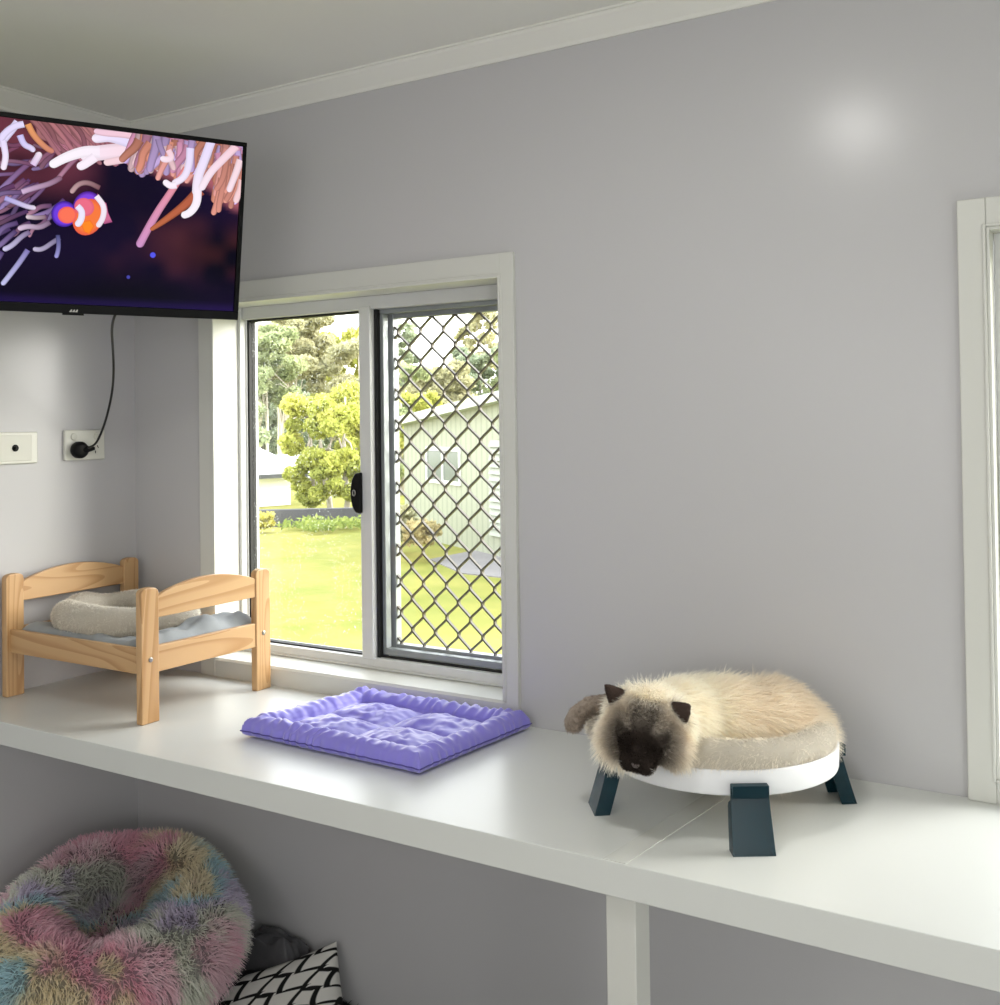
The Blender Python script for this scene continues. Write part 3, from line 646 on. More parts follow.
# cord down to the plug
cb = TO+TDX*.49+TUP*.03+TN*-.035
cord = [cb, plane(112,322,cb,TN)+TN*-.01]
for (u, v), x in zip(((113,350),(114,372),(112,395),(106,420),(100,436),(95,445),(88,448)), (.30,.24,.18,.12,.075,.055,.05)): cord.append(plane(u,v,(x,0,0),(1,0,0)))
pc0 = plane(84,450,(.045,0,0),(1,0,0))
cp = MB().tube(chaik(cord,3), .0032, 8).build('power_cable', M['cable'], smooth=True)
tag(cp, 'thin black cord hanging from the television to the wall outlet', 'cord')
b = MB().lathe([(.021,0),(.024,.006),(.024,.020),(.020,.028),(.012,.031)],(.0125,pc0[1],pc0[2]),24,[[0,0,1],[1,0,0],[0,1,0]])
b.tube([(.033,pc0[1],pc0[2]),(.040,pc0[1]+.018,pc0[2]+.002),(.047,pc0[1]+.034,pc0[2]+.004)],[.011,.009,.005],10)
b.build('plug', M['black'], cp, smooth=True)

# ------------------------------------------------------------------ toy bed
bed = empty('toy_bed', (.31,-.235,BZ), 'small pine bed frame with arched head and foot boards, standing on the white bench', 'pet bed')
PZ = BZ+.322; y0, y1 = -.455, -.028
def post(x, y):
    b = MB(); n = 8; w, hgt = .0262, PZ-BZ
    prof = [(-w,0),(w,0),(w,hgt-.014)]+[(w*math.cos(a)**.7 if math.cos(a) > 0 else 0, hgt-.014+.014*math.sin(a)) for a in np.linspace(.2,PI/2,5)]+[(-w*math.cos(a)**.7 if math.cos(a) > 1e-6 else 0, hgt-.014+.014*math.sin(a)) for a in np.linspace(PI/2-.2,.2,4)]+[(-w,hgt-.014)]
    b.prism(prof,(x-.0105,y,BZ),(0,1,0),(0,0,1),(.021,0,0)); return b
def posts(x, lab):
    for y in (y0+.0262, y1-.0262):
        p = post(x,y).build('leg', M['pine_z'], bed, bevel=.003)
        if lab > 0:
            MB().lathe([(.006,0),(.006,.0015),(.003,.0025)],(x+.0105,y,.951),14,[[0,0,1],[1,0,0],[0,1,0]]).build('bolt', M['steel'], p)
posts(.035, 0); posts(.566, 1)
def arch(x):
    ya, yb = y0+.052, y1-.052; n = 16; c = [(ya,1.047),(yb,1.049)]
    c += [(yb-(yb-ya)*t, 1.098+.030*math.sin(PI*min(1,max(0,t)))**.8) for t in np.linspace(0,1,n)]
    return MB().prism([(a, z) for a, z in c],(x-.007,0,0),(0,1,0),(0,0,1),(.014,0,0))
arch(.035).build('headboard', M['pine_y'], bed, bevel=.002); arch(.566).build('footboard', M['pine_y'], bed, bevel=.002)
for nm, x in (('head_rail',.035),('foot_rail',.566)): MB().box(x-.007,x+.007,y0+.052,y1-.052,.917,.980).build(nm, M['pine_y'], bed, bevel=.002)
for y in (-.437, -.046): MB().box(.0455,.5555,y-.007,y+.007,.916,.977).build('side_rail', M['pine_x'], bed, bevel=.002)
MB().box(.042,.559,-.430,-.053,.930,.938).build('base', M['pine_x'], bed)
# grey cotton mattress, rumpled
nx, ny = 90, 70
gx, gy_ = np.meshgrid(np.linspace(.046,.556,nx), np.linspace(-.427,-.056,ny), indexing='ij')
ex = np.minimum(gx-.046,.556-gx)/.03; ey = np.minimum(gy_+.427,-.056-gy_)/.03; ed = np.clip(np.minimum(ex,ey),0,1)**.5
zz = .942+.040*ed+.008*vnoise(gx*9,gy_*9,5)+.006*vnoise(gx*26,gy_*14,8)+.004*np.abs(vnoise(gx*34+gy_*30,gy_*20-gx*10,18))*ed
zz += .034*np.exp(-((gx-.525)/.05)**2)*sstep(-.33,-.12,gy_)*(.75+.25*np.sin(gy_*55))+.012*np.exp(-((gx-.50)/.06)**2)*(1+vnoise(gx*40,gy_*18,9))*ed
zz += .012*np.exp(-((gx-.08)/.05)**2-((gy_+.40)/.1)**2)-.012*np.exp(-((gx-.26)/.15)**4-((gy_+.24)/.12)**4)
zz = np.maximum(zz,.940)
Vt, Ft = grid_mesh(np.stack([gx,gy_,zz],-1)); nV = len(Vt); Vb = Vt.copy(); Vb[:,2] = .939
idx = np.arange(nx*ny).reshape(nx,ny); rim = np.r_[idx[:,0],idx[-1,1:],idx[-2::-1,-1],idx[0,-2:0:-1]]
Fr = np.array([[rim[i],rim[(i+1)%len(rim)],rim[(i+1)%len(rim)]+nV,rim[i]+nV] for i in range(len(rim))])
o = link_mesh('bed_blanket', np_mesh('bed_blanket', np.vstack([Vt,Vb]), np.vstack([Ft,Ft[:,::-1]+nV,Fr[:,::-1]])), M['sheet'])
tag(o, 'grey-blue cotton blanket rumpled inside the small pine bed', 'blanket')

def torus_fn(c, fx, fy, rot=0, n=96, m=28):
    """closed bolster: fx(w)->(radius along u, radius along v), fy(w)->(tube radius, height offset)"""
    w = np.linspace(0,2*PI,n,endpoint=False)[:,None]; q = np.linspace(0,2*PI,m,endpoint=False)[None]
    return w, q
def torus_mesh(name, c, ax, ra, rb, tr, th, n=110, m=30, basis=None, wob=.0, seed=0, col=None, tilt=None):
    w, q = np.meshgrid(np.linspace(0,2*PI,n,endpoint=False), np.linspace(0,2*PI,m,endpoint=False), indexing='ij')
    tw = 1+wob*vnoise(np.cos(w)*2.2+5,np.sin(w)*2.2+5,seed)
    R_ = np.cos(q)*tr*tw; x = (ra+R_)*np.cos(w); y = (rb+R_)*np.sin(w); z = np.sin(q)*th*tw
    B_ = np.eye(3) if basis is None else np.array(basis)
    P = np.array(c)+x[...,None]*B_[0]+y[...,None]*B_[1]+z[...,None]*B_[2]
    idx = np.arange(n*m).reshape(n,m); i2 = np.roll(idx,-1,0)
    F = np.stack([idx,i2,np.roll(i2,-1,1),np.roll(idx,-1,1)],-1).reshape(-1,4)
    if np.linalg.det(B_) < 0: F = F[:,::-1]
    return P.reshape(-1,3), F
def join(*parts):           # [(V,F,col)] -> V,F,col
    V, F, Cc, k = [], [], [], 0
    for v, f, c in parts:
        V.append(v); F.append(f+k); Cc.append(np.broadcast_to(c, v.shape)); k += len(v)
    return np.vstack(V), np.vstack(F), np.vstack(Cc)
def disk_mesh(c, ra, rb, z=0, bulge=.01, n=40, m=12, basis=None):
    B_ = np.eye(3) if basis is None else np.array(basis); V = []; 
    s_, w = np.meshgrid(np.linspace(.02,1,m), np.linspace(0,2*PI,n,endpoint=False), indexing='ij')
    P = np.array(c)+(ra*s_*np.cos(w))[...,None]*B_[0]+(rb*s_*np.sin(w))[...,None]*B_[1]+(z+bulge*(1-s_**2))[...,None]*B_[2]
    idx = np.arange(m*n).reshape(m,n); i2 = np.roll(idx,-1,1)
    F = np.stack([idx[:-1],idx[1:],i2[1:],i2[:-1]],-1).reshape(-1,4)
    if np.linalg.det(B_) < 0: F = F[:,::-1]
    return P.reshape(-1,3), F
def furry(name, V, F, base_col, n, length, direction, colour, width, parent=None, label=None, cat=None, **k):
    """one mesh: the padded body plus its pile"""
    me0 = np_mesh('tmp', V, F); fv, ff, fc, fn = fur(me0, n, length, direction, colour, width, **k)
    bN = np.zeros(len(me0.vertices)*3, np.float32); me0.vertices.foreach_get('normal', bN); D.meshes.remove(me0)
    bc = np.broadcast_to(base_col, V.shape) if not callable(base_col) else base_col(V)
    A = np.vstack([V, fv]); me = np_mesh(name, A, np.vstack([F, ff+len(V)]), np.vstack([bc, fc]), np.vstack([bN.reshape(-1,3), fn]))
    return tag(link_mesh(name, me, M['plush'], parent), label, cat)
def const(c): return lambda P, t: np.tile(np.array(c)*(.75+.3*t), (len(P),1))
def upout(c, up=.3): return lambda P, N: N+np.array([0,0,up])
# fleece oval bed on the blanket
tv_, tf_ = torus_mesh('x', (.258,-.243,1.008), None, .178, .128, .038, .036, wob=.18, seed=4)
dv_, df_ = disk_mesh((.258,-.243,.990), .18, .13, 0, .012)
Vv, Fv, _ = join((tv_,tf_,np.zeros(3)),(dv_,df_,np.zeros(3)))
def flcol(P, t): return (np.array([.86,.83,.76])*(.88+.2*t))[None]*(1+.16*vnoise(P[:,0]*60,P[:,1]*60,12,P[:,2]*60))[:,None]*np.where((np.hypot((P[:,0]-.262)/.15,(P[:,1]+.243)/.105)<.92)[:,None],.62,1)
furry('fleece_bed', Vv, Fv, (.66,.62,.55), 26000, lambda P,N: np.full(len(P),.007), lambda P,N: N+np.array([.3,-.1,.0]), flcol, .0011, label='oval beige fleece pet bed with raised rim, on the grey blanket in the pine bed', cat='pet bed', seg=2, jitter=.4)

# ------------------------------------------------------------------ purple quilted mat
nu, nv = 170, 130
U, Vq = np.meshgrid(np.linspace(0,1,nu), np.linspace(0,1,nv), indexing='ij')
c00, c10, c11, c01 = map(np.array, ((.848,-.405),(1.366,-.425),(1.392,-.030),(.896,-.030)))
P2 = (c00*((1-U)*(1-Vq))[...,None]+c10*(U*(1-Vq))[...,None]+c11*(U*Vq)[...,None]+c01*((1-U)*Vq)[...,None])
du = np.minimum(U,1-U)*.52; dvv = np.minimum(Vq,1-Vq)*.38; de = np.minimum(du,dvv)
bw = .062
along = np.where(du<dvv, Vq*.38, U*.52); side_id = np.where(du<dvv, np.where(U<.5,0,1), np.where(Vq<.5,2,3))
tube_ = np.sin(PI*np.clip(de/bw,0,1))**.5
iu = np.clip((U*.52-bw)/(.52-2*bw),0,1); iv = np.clip((Vq*.38-bw)/(.38-2*bw),0,1)
cell = np.abs(np.sin(PI*iu*2))**.55*np.abs(np.sin(PI*iv*2))**.55
wr = np.sin(along*2*PI/.028+2.2*vnoise(along*30,side_id*3.1,3)+3*vnoise(U*9,Vq*9,7))*(.5+.5*vnoise(along*14,side_id*1.7,5))
pull = (.5+.5*wr)*.007*(1-sstep(0,.03,de))*sstep(0,.03,np.maximum(du,dvv)); cdir = np.array([1.125,-.222])-P2; nrmx = np.where((du<dvv)[...,None], np.stack([np.sign(cdir[...,0]),0*du],-1), np.stack([0*du,np.sign(cdir[...,1])],-1)); P2 = P2+nrmx*pull[...,None]
dg = vnoise(U*18+Vq*9,Vq*20-U*6,15)*.5+vnoise(U*40,Vq*34,16)*.3
inner = de > bw
zt = np.where(inner, .016+.022*cell+.006*dg*(.4+cell), .015+.030*tube_+.0050*wr*(.25+.75*tube_)*sstep(0,.010,de)+.005*dg*sstep(0,.01,de))
corner = np.exp(-((du/.06)**2+(dvv/.06)**2)); zt += .005*corner*sstep(0,.01,de)
zb = .015*(1-np.sqrt(np.clip(1-(1-np.clip(de/.026,0,1))**2,0,1)))
zt = np.maximum(zt, zb+.0006); zt[de <= 1e-9] = .0154; zb[de <= 1e-9] = .015
lift = .0005
Vt, Ft = grid_mesh(np.dstack([P2, BZ+lift+zt])); Vb, _ = grid_mesh(np.dstack([P2, BZ+lift+zb])); nV = len(Vt)
idx = np.arange(nu*nv).reshape(nu,nv); rim = np.r_[idx[:,0],idx[-1,1:],idx[-2::-1,-1],idx[0,-2:0:-1]]
Fr = np.array([[rim[i],rim[(i+1)%len(rim)],rim[(i+1)%len(rim)]+nV,rim[i]+nV] for i in range(len(rim))])
M['satin'] = mat('purple_satin', (.225,.195,.66), rough=.37, spec=.5, noise=.06, nscale=12, sheen=.4)
mt = link_mesh('quilted_mat', np_mesh('quilted_mat', np.vstack([Vt,Vb]), np.vstack([Ft,Ft[:,::-1]+nV,Fr[:,::-1]])), M['satin'])
tag(mt, 'shiny purple quilted mat lying on the white bench below the window', 'mat')
sm = Vt[rim][:, :]; sm = sm-np.array([0,0,.0003])
MB().tube(sm[::2], .0016, 6, closed=True).build('piping', mat('dark_purple_piping', (.07,.055,.28), rough=.5), mt, smooth=True)

# ------------------------------------------------------------------ cat lounger
RC = np.array([1.936,-.262]); RR = .207; RZ = .884
lg = empty('cat_lounger', (RC[0],RC[1],BZ), 'round white raised pet lounger on smoky blue legs, standing on the bench at right', 'pet bed')
b = MB().lathe([(.0,RZ+.004),(RR-.012,RZ+.004),(RR-.006,RZ),(RR-.001,RZ+.001),(RR,RZ+.004),(RR+.001,RZ+.040),(RR-.001,RZ+.043),(RR-.005,RZ+.043),(RR-.006,RZ+.012),(0,RZ+.012)],(RC[0],RC[1],0),96)
b.build('ring', M['ring'], lg, smooth=True).data.shade_smooth()
def leg(an):
    a = math.radians(an); o_ = np.array([math.cos(a),math.sin(a),0]); s_ = np.array([-math.sin(a),math.cos(a),0]); b = MB()
    n = 14; th = .005; rings = []
    for t in np.linspace(0,1,n):
        r_ = RR+.007+.029*t**1.15; z = RZ+.022-(RZ+.022-BZ)*t; hw = .0305+.0045*t; dp = .006+.022*float(sstep(.24,.34,t))
        c = np.array([RC[0],RC[1],z]); poly = [(-hw,0),(-hw,-dp),(-hw+th,-dp),(-hw+th,-th),(hw-th,-th),(hw-th,-dp),(hw,-dp),(hw,0)]
        rings.append([c+s_*px+o_*(r_+py) for px, py in poly])
    vs = [p for rg in rings for p in rg]; fs = []
    for i in range(n-1):
        for k in range(8):
            k2 = (k+1) % 8; fs.append((i*8+k,i*8+k2,(i+1)*8+k2,(i+1)*8+k))
    fs += [(0,1,2,3),(0,3,4,7),(4,5,6,7)]+[tuple((n-1)*8+k for k in f) for f in ((3,2,1,0),(7,4,3,0),(7,6,5,4))]
    b.add(vs, fs)
    b.obox(np.array([RC[0],RC[1],RZ+.013])+o_*(RR+.010), s_*.030, o_*.008, (0,0,.010))
    return b
def smoke_mat():
    m, nt, bb = nodes('smoky_plastic'); L = nt.links.new
    bb.inputs['Base Color'].default_value = (.008,.036,.050,1); bb.inputs['Roughness'].default_value = .25; bb.inputs['Specular IOR Level'].default_value = .3
    t = nt.nodes.new('ShaderNodeBsdfTransparent'); t.inputs['Color'].default_value = (.20,.40,.48,1); mx = nt.nodes.new('ShaderNodeMixShader'); mx.inputs[0].default_value = .35
    L(bb.outputs[0], mx.inputs[1]); L(t.outputs[0], mx.inputs[2]); L(mx.outputs[0], nt.nodes['Material Output'].inputs['Surface']); return m
M['smoke'] = smoke_mat()
for an in (-57, 217, 38, 122): leg(an).build('leg', M['smoke'], lg, bevel=.0012)
tv_, tf_ = torus_mesh('x', (RC[0],RC[1],RZ+.052), None, RR-.034, RR-.034, .033, .030, wob=.12, seed=9)
k = (tv_[:,0]-RC[0])*-.934+(tv_[:,1]-RC[1])*-.359          # pressed out over the rim on the side where the head rests
tv_[:,:2] += np.array([-.934,-.359])*(.040*sstep(.09,.21,k))[:,None]; tv_[:,2] += .006*sstep(.10,.2,k)
dv_, df_ = disk_mesh((RC[0],RC[1],RZ+.026), RR-.03, RR-.03, 0, .012)
Vv, Fv, _ = join((tv_,tf_,np.zeros(3)),(dv_,df_,np.zeros(3)))
def plcol(P, t): return (np.array([.86,.81,.72])*(.9+.15*t))[None]*(1+.18*vnoise(P[:,0]*50,P[:,1]*50,22,P[:,2]*50))[:,None]
o = furry('cushion', Vv, Fv, (.72,.68,.60), 30000, lambda P,N: np.full(len(P),.010), lambda P,N: N*.7+np.array([-.5,-.2,-.25]), plcol, .0012, parent=lg, seg=2, jitter=.3)
o['label'] = 'beige plush cushion with raised rim'

# ------------------------------------------------------------------ the cat
CT = np.array([.359,-.934,0]); CR = np.array([.934,.359,0]); CU = np.array([0,0,1.])
def ball(bm, c, rads, axes, sub=3):
    r_ = bmesh.ops.create_icosphere(bm, subdivisions=sub, radius=1); Mx = Matrix([[axes[j][i]*rads[j] for j in range(3)]+[c[i]] for i in range(3)]+[[0,0,0,1]])
    bmesh.ops.transform(bm, matrix=Mx, verts=r_['verts'])
def chain(bm, pts, rads, n=14):
    for i in range(len(pts)-1):
        for t in np.linspace(0,1,n//2+2): ball(bm, pts[i]*(1-t)+pts[i+1]*t, [rads[i]*(1-t)+rads[i+1]*t]*3, np.eye(3), 2)
bm = bmesh.new(); AX = (CR, CT, CU)
def cat_pt(u, v, d): return at(u, v, d)
rump = cat_pt(762,724,2.02); mid = cat_pt(722,722,2.00); chest = cat_pt(678,718,1.95)
ball(bm, rump, (.086,.105,.072), AX); ball(bm, mid, (.090,.100,.074), AX); ball(bm, chest, (.070,.085,.060), AX)
ball(bm, cat_pt(700,708,2.02), (.085,.080,.050), AX)
# head frame
HC = cat_pt(648,722,1.835); ty, tp, tr_ = math.radians(-12), math.radians(-30), math.radians(4)
Fh = CT*math.cos(tp)*math.cos(ty)+CR*math.sin(ty)+CU*math.sin(tp); Fh /= np.linalg.norm(Fh)
Sh = CR-Fh*np.dot(CR,Fh); Sh /= np.linalg.norm(Sh); Uh = np.cross(Sh, Fh)*-1
if Uh[2] < 0: Uh = -Uh
Sh, Uh = Sh*math.cos(tr_)-Uh*math.sin(tr_), Uh*math.cos(tr_)+Sh*math.sin(tr_)
HS = 1.22; HA = (Sh, Uh, Fh)
def hp(s, u, f): return HC+HS*(s*Sh+u*Uh+f*Fh)
def hball(s, u, f, rs, ru, rf): ball(bm, hp(s,u,f), (rs*HS,ru*HS,rf*HS), HA)
hball(0,0,0,.050,.043,.048); hball(0,.012,.018,.036,.030,.034)
for q in (-1,1): hball(q*.030,-.018,.014,.029,.025,.027); hball(q*.019,.010,.036,.016,.012,.012); hball(q*.011,-.024,.054,.0135,.012,.012)
hball(0,-.004,.044,.0125,.016,.018); hball(0,-.016,.054,.010,.011,.012); hball(0,-.035,.046,.014,.009,.013); hball(0,-.022,.04,.026,.02,.022)
for q in (-1,1):            # ears: curved triangular shells
    base = [(q*.014,.034,.004),(q*.048,.020,.0),(q*.034,.030,-.016)]; tip = (q*.058,.064,.012)
    for i in range(12):
        t = i/11; w = (1-t)**.8
        c = np.array([q*.031,.025,.002])*(1-t)+np.array(tip)*t; ball(bm, hp(*c), (HS*(.023*w+.0016),HS*(.023*w+.0016),HS*(.0075*w+.0016)), (Sh, Uh, Fh), 2)
# neck and ruff, foreleg hanging over the rim
ball(bm, cat_pt(662,728,1.89), (.060,.060,.050), AX); ball(bm, cat_pt(640,744,1.85), (.060,.050,.026), AX)
paw = [cat_pt(640,712,1.96), cat_pt(612,704,1.97), cat_pt(590,705,1.965), cat_pt(577,714,1.96), cat_pt(573,722,1.955)]
chain(bm, paw, [.024,.019,.0165,.0165,.017]); 
for q in (-1,0,1): ball(bm, paw[-1]+CR*.006*q+CT*.006-CU*.006, (.0075,.010,.010), AX, 2)
# tail wrapped along the far side of the cushion
chain(bm, [cat_pt(800,722,2.05), cat_pt(806,730,1.98), cat_pt(795,742,1.92)], [.030,.026,.020])
me = D.meshes.new('cat_src'); bm.to_mesh(me); bm.free(); src = D.objects.new('cat_src', me); C.objects.link(src)
md = src.modifiers.new('r','REMESH'); md.mode = 'VOXEL'; md.voxel_size = .0032; md2 = src.modifiers.new('s','SMOOTH'); md2.factor = .5; md2.iterations = 5
cat_me = eval_mesh(src, 'cat'); D.objects.remove(src); smooth_all(cat_me)
def hloc(P): 
    d = (P-HC)/HS; return d@Sh, d@Uh, d@Fh
CREAM, TAN, BROWN, DARK, GREY = map(np.array, ((.97,.925,.83),(.82,.715,.57),(.20,.135,.095),(.030,.022,.018),(.30,.25,.21)))
pawc = np.array(paw)
def cat_col(P, t=1.0):
    s_, u_, f_ = hloc(P); n = len(P)
    k = P@CR-RC@CR[:2]; 
    nz = vnoise(P[:,0]*22,P[:,1]*22,31,P[:,2]*40)*.6+vnoise(P[:,0]*60,P[:,1]*60,32,P[:,2]*60)*.4
    hrel = sstep(.93,1.01,P[:,2])
    w = sstep(-.05,.12,k)*(.55+.5*nz)*.85; col = CREAM*(1-w[:,None])+TAN*w[:,None]
    col = col*(1-.25*sstep(.4,1.,1-t)) if np.ndim(t) == 0 else col
    # saddle of warmer fur low on the flank
    inh = (np.hypot(s_/1.0,u_/1.0) < .085) & (f_ > -.012) & (f_ < .09)
    mr = np.hypot(s_/1.12, (u_+.003)/1.08)
    md_ = sstep(.054,.020,mr)*sstep(.006,.026,f_)
    stripe = sstep(.034,.010,np.abs(s_))*sstep(-.03,0,u_)*sstep(.080,.026,u_)*sstep(-.005,.02,f_)
    md_ = np.maximum(md_, stripe*.85); md_ = np.maximum(md_, .85*sstep(.026,.010,np.hypot(np.abs(s_)-.022,u_-.010))*sstep(.0,.02,f_))
    brn = sstep(.060,.036,mr)*sstep(-.004,.015,f_)
    ear = sstep(.060,.067,np.abs(s_)+.62*u_)*sstep(.016,.024,u_)*(u_ < .10)*(np.abs(s_) < .085)*(np.abs(f_) < .035)
    e1 = np.where(inh, brn*.6, 0)[:,None]; col = col*(1-e1)+np.array([.50,.39,.28])*e1
    e2 = np.where(inh, np.clip(md_*1.15+.1*nz*md_,0,1), 0)[:,None]; col = col*(1-e2)+DARK*e2
    e3 = ear[:,None]; col = col*(1-e3)+np.array([.075,.052,.043])*e3
    dp = np.min(np.linalg.norm(P[:,None,:]-pawc[None,1:],axis=2),axis=1); far = sstep(.05,.028,dp)*sstep(.0,-.03,(P-cat_pt(622,705,1.96))@CR)
    g = far[:,None]; col = col*(1-g)+(GREY*(1+.3*nz[:,None]))*g
    return np.clip(col, .008, 1)
Vc, Nc, _ = tri_data(cat_me)
a_ = cat_me.color_attributes.new('Col','FLOAT_COLOR','POINT'); q4 = np.ones((len(Vc),4),np.float32); q4[:,:3] = cat_col(Vc)*.95; a_.data.foreach_set('color', q4.ravel())
cat = tag(link_mesh('cat', cat_me, M['skin']), 'fluffy cream cat with dark brown face and ears, asleep on the white lounger', 'cat')
def is_face(P):
    s_, u_, f_ = hloc(P); return sstep(.075,.055,np.hypot(s_,u_-.01))*sstep(-.012,.010,f_)
def is_ear(P):
    s_, u_, f_ = hloc(P); return ((np.abs(s_)+.62*u_ > .063) & (u_ > .02) & (u_ < .10) & (np.abs(s_) < .085) & (np.abs(f_) < .035)).astype(float)
def is_paw(P):
    dp = np.min(np.linalg.norm(P[:,None,:]-pawc[None,1:],axis=2),axis=1); return sstep(.04,.026,dp)
def cat_len(P, N):
    s_, u_, f_ = hloc(P); L = .034+.012*sstep(-.05,.1,(P@CR-RC@CR[:2]))
    fc = is_face(P); edge = sstep(.03,.055,np.hypot(s_,u_)); 
    L = L*(1-fc)+fc*(.004+.014*edge*(np.abs(s_)/.06).clip(0,1)); L = L*(1-is_ear(P))+.0035*is_ear(P); pw = is_paw(P); L = L*(1-pw)+.007*pw
    return L
def cat_dir(P, N):
    s_, u_, f_ = hloc(P); fc = np.maximum(is_face(P), is_ear(P))[:,None]
    body = N*.68+CR*.7-CU*.2+CT*.1                      # coat lies back towards the rump
    ruff = N*.8-CU*.55+CT*.3
    front = sstep(.10,-.05,(P@CR-RC@CR[:2])+.02)[:,None]*sstep(.0,.04,(P-HC)@CT+.06)[:,None]; body = body*(1-front)+ruff*front
    rad = (s_[:,None]*Sh+(u_+.02)[:,None]*Uh)*12+Fh*-.1
    face = N*.5+rad; return body*(1-fc)+face*fc
def cat_fcol(P, t): return np.minimum(cat_col(P)*(.95+.15*t),1)
keep = lambda Cn, Nn: .35+.65*(Cn[:,2] > RZ+.02)+2.5*is_face(Cn)+2*is_ear(Cn)
fv, ff, fc, fn = fur(cat_me, 60000, cat_len, cat_dir, cat_fcol, width=.0013, seg=4, seed=5, droop=.22, keep=keep, jitter=.22)
link_mesh('fur', np_mesh('fur', fv, ff, fc, fn), M['fur'], cat)
DK = mat('dark_skin', (.006,.005,.005), rough=.8, spec=.1)
for q in (-1,1):            # closed eyelids
    pts = [hp(q*(.011+.018*t), .014+.0035*t-.006*math.sin(PI*t), .047-.010*t+.002*math.sin(PI*t)) for t in np.linspace(0,1,9)]
    MB().tube(pts, [.0006]+[.0018*HS]*7+[.0006], 8).build('eyelid', DK, cat, smooth=True)
b = MB(); ns = [(hp(-.0065,-.0145,.0655)),(hp(.0065,-.0145,.0655)),(hp(.003,-.0205,.0665)),(hp(-.003,-.0205,.0665)),hp(-.004,-.0135,.062),hp(.004,-.0135,.062),hp(.002,-.022,.062),hp(-.002,-.022,.062)]
b.add(ns,[(0,1,2,3),(4,7,6,5),(0,4,5,1),(1,5,6,2),(2,6,7,3),(3,7,4,0)]); b.build('nose', mat('nose_leather', (.11,.085,.08), rough=.4), cat, bevel=.001, smooth=True)
WK = mat('whisker', (.7,.68,.65), rough=.4)
for q in (-1,1):
    b = MB()
    for k in range(3):
        a0 = hp(q*.012,-.021-.002*k,.060); d = q*Sh*(.9)+Uh*(.25-.16*k)+Fh*.15
        b.tube([a0+d*.05*t-CU*.016*t*t for t in np.linspace(0,1,6)], [.00022*(1-.8*t) for t in np.linspace(0,1,6)], 4)
    b.build('whiskers', WK, cat)

# ------------------------------------------------------------------ below the bench
tlt = math.radians(16); BT = np.array([.62,-.785,0]); BT /= np.linalg.norm(BT); BR = np.array([-BT[1],BT[0],0])
bn = np.array([0,0,1])*math.cos(tlt)+BT*math.sin(tlt); bf = BT*math.cos(tlt)-np.array([0,0,1])*math.sin(tlt)
DC = at(112,932,2.70)
tv_, tf_ = torus_mesh('x', DC, None, .203, .203, .098, .095, basis=(BR,bf,bn), wob=.12, seed=3, n=120, m=36)
dv_, df_ = disk_mesh(DC-bn*.025, .19, .19, 0, .045, basis=(BR,bf,bn))
Vv, Fv, _ = join((tv_,tf_,np.zeros(3)),(dv_,df_,np.zeros(3)))
PAST = np.array([(.93,.60,.70),(.93,.86,.68),(.62,.82,.88),(.80,.74,.88),(.88,.90,.82),(.94,.74,.80)])
def rainbow(P, t=1.):
    d = P-DC; x = d@BR; y = d@bf; w = np.arctan2(y,x); rr = np.hypot(x,y)
    ph = w*1.9/PI*3+rr*11+2.0*vnoise(P[:,0]*7,P[:,1]*7,41,P[:,2]*7)+.9*vnoise(P[:,0]*22,P[:,1]*22,42,P[:,2]*22); ph = (ph+60) % 6; i = np.floor(ph).astype(int) % 6; f = sstep(.25,.75,ph-np.floor(ph))[:,None]
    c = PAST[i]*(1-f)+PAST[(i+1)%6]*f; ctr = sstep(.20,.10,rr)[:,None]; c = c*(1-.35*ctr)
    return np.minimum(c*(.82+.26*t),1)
def shag_dir(P, N):
    d = P-DC; g = vnoise(P[:,0]*16,P[:,1]*16,43,P[:,2]*16)[:,None]*BR*.7+vnoise(P[:,0]*16,P[:,1]*16,44,P[:,2]*16)[:,None]*bf*.7
    return N*1.0+g+np.array([0,0,-.15])
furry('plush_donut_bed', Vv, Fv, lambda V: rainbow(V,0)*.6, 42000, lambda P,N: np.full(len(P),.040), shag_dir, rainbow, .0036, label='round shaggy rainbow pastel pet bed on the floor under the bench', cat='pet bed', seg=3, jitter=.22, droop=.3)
# black and white cushion
n = 150; U, Vq = np.meshgrid(np.linspace(-1,1,n), np.linspace(-1,1,n), indexing='ij')
th_ = (np.clip((1-U**2),0,1)*np.clip((1-Vq**2),0,1))**.42
pin = 1-.07*(1-np.abs(Vq)**2)*np.abs(U)**4; pin2 = 1-.07*(1-np.abs(U)**2)*np.abs(Vq)**4
pu = np.array([.71*.92+.70*.2, .70*.92-.71*.2, .30]); pu /= np.linalg.norm(pu); pv = np.array([-.5*.71-.6*.70, -.5*.70+.6*.71, .55]); pv -= pu*np.dot(pv,pu); pv /= np.linalg.norm(pv); pn = np.cross(pu,pv)
PC = np.array([.742,-.165,-.004])
def cush(sg): return PC+(U*.168*pin)[...,None]*pu+(Vq*.160*pin2)[...,None]*pv+(sg*.074*th_*(1+.05*vnoise(U*3,Vq*3,50)))[...,None]*pn
Va, Fa = grid_mesh(cush(1)); Vb, Fb = grid_mesh(cush(-1))
def flame(U, Vq):
    x = Vq*3.6-U*.5; row = U*3.0+Vq*1.1+.18*np.sin(Vq*4); k = np.floor(row); out = 0
    for dk in (-1, 0, 1):
        xx = x+(k+dk)*.37; c_ = np.floor(xx); ph = xx-c_; odd = np.mod(c_+(k+dk), 2)
        amp = np.where(odd > .5, .62, 1.15)
        saw = np.where(ph<.72, (ph/.72)**1.4, ((1-ph)/.28)**.8)
        e = (row-(k+dk))-(.1+amp*saw)
        out = np.maximum(out, sstep(.20,.12,np.abs(e)/(1+.9*(ph>.72))))
    return np.clip(out,0,1)
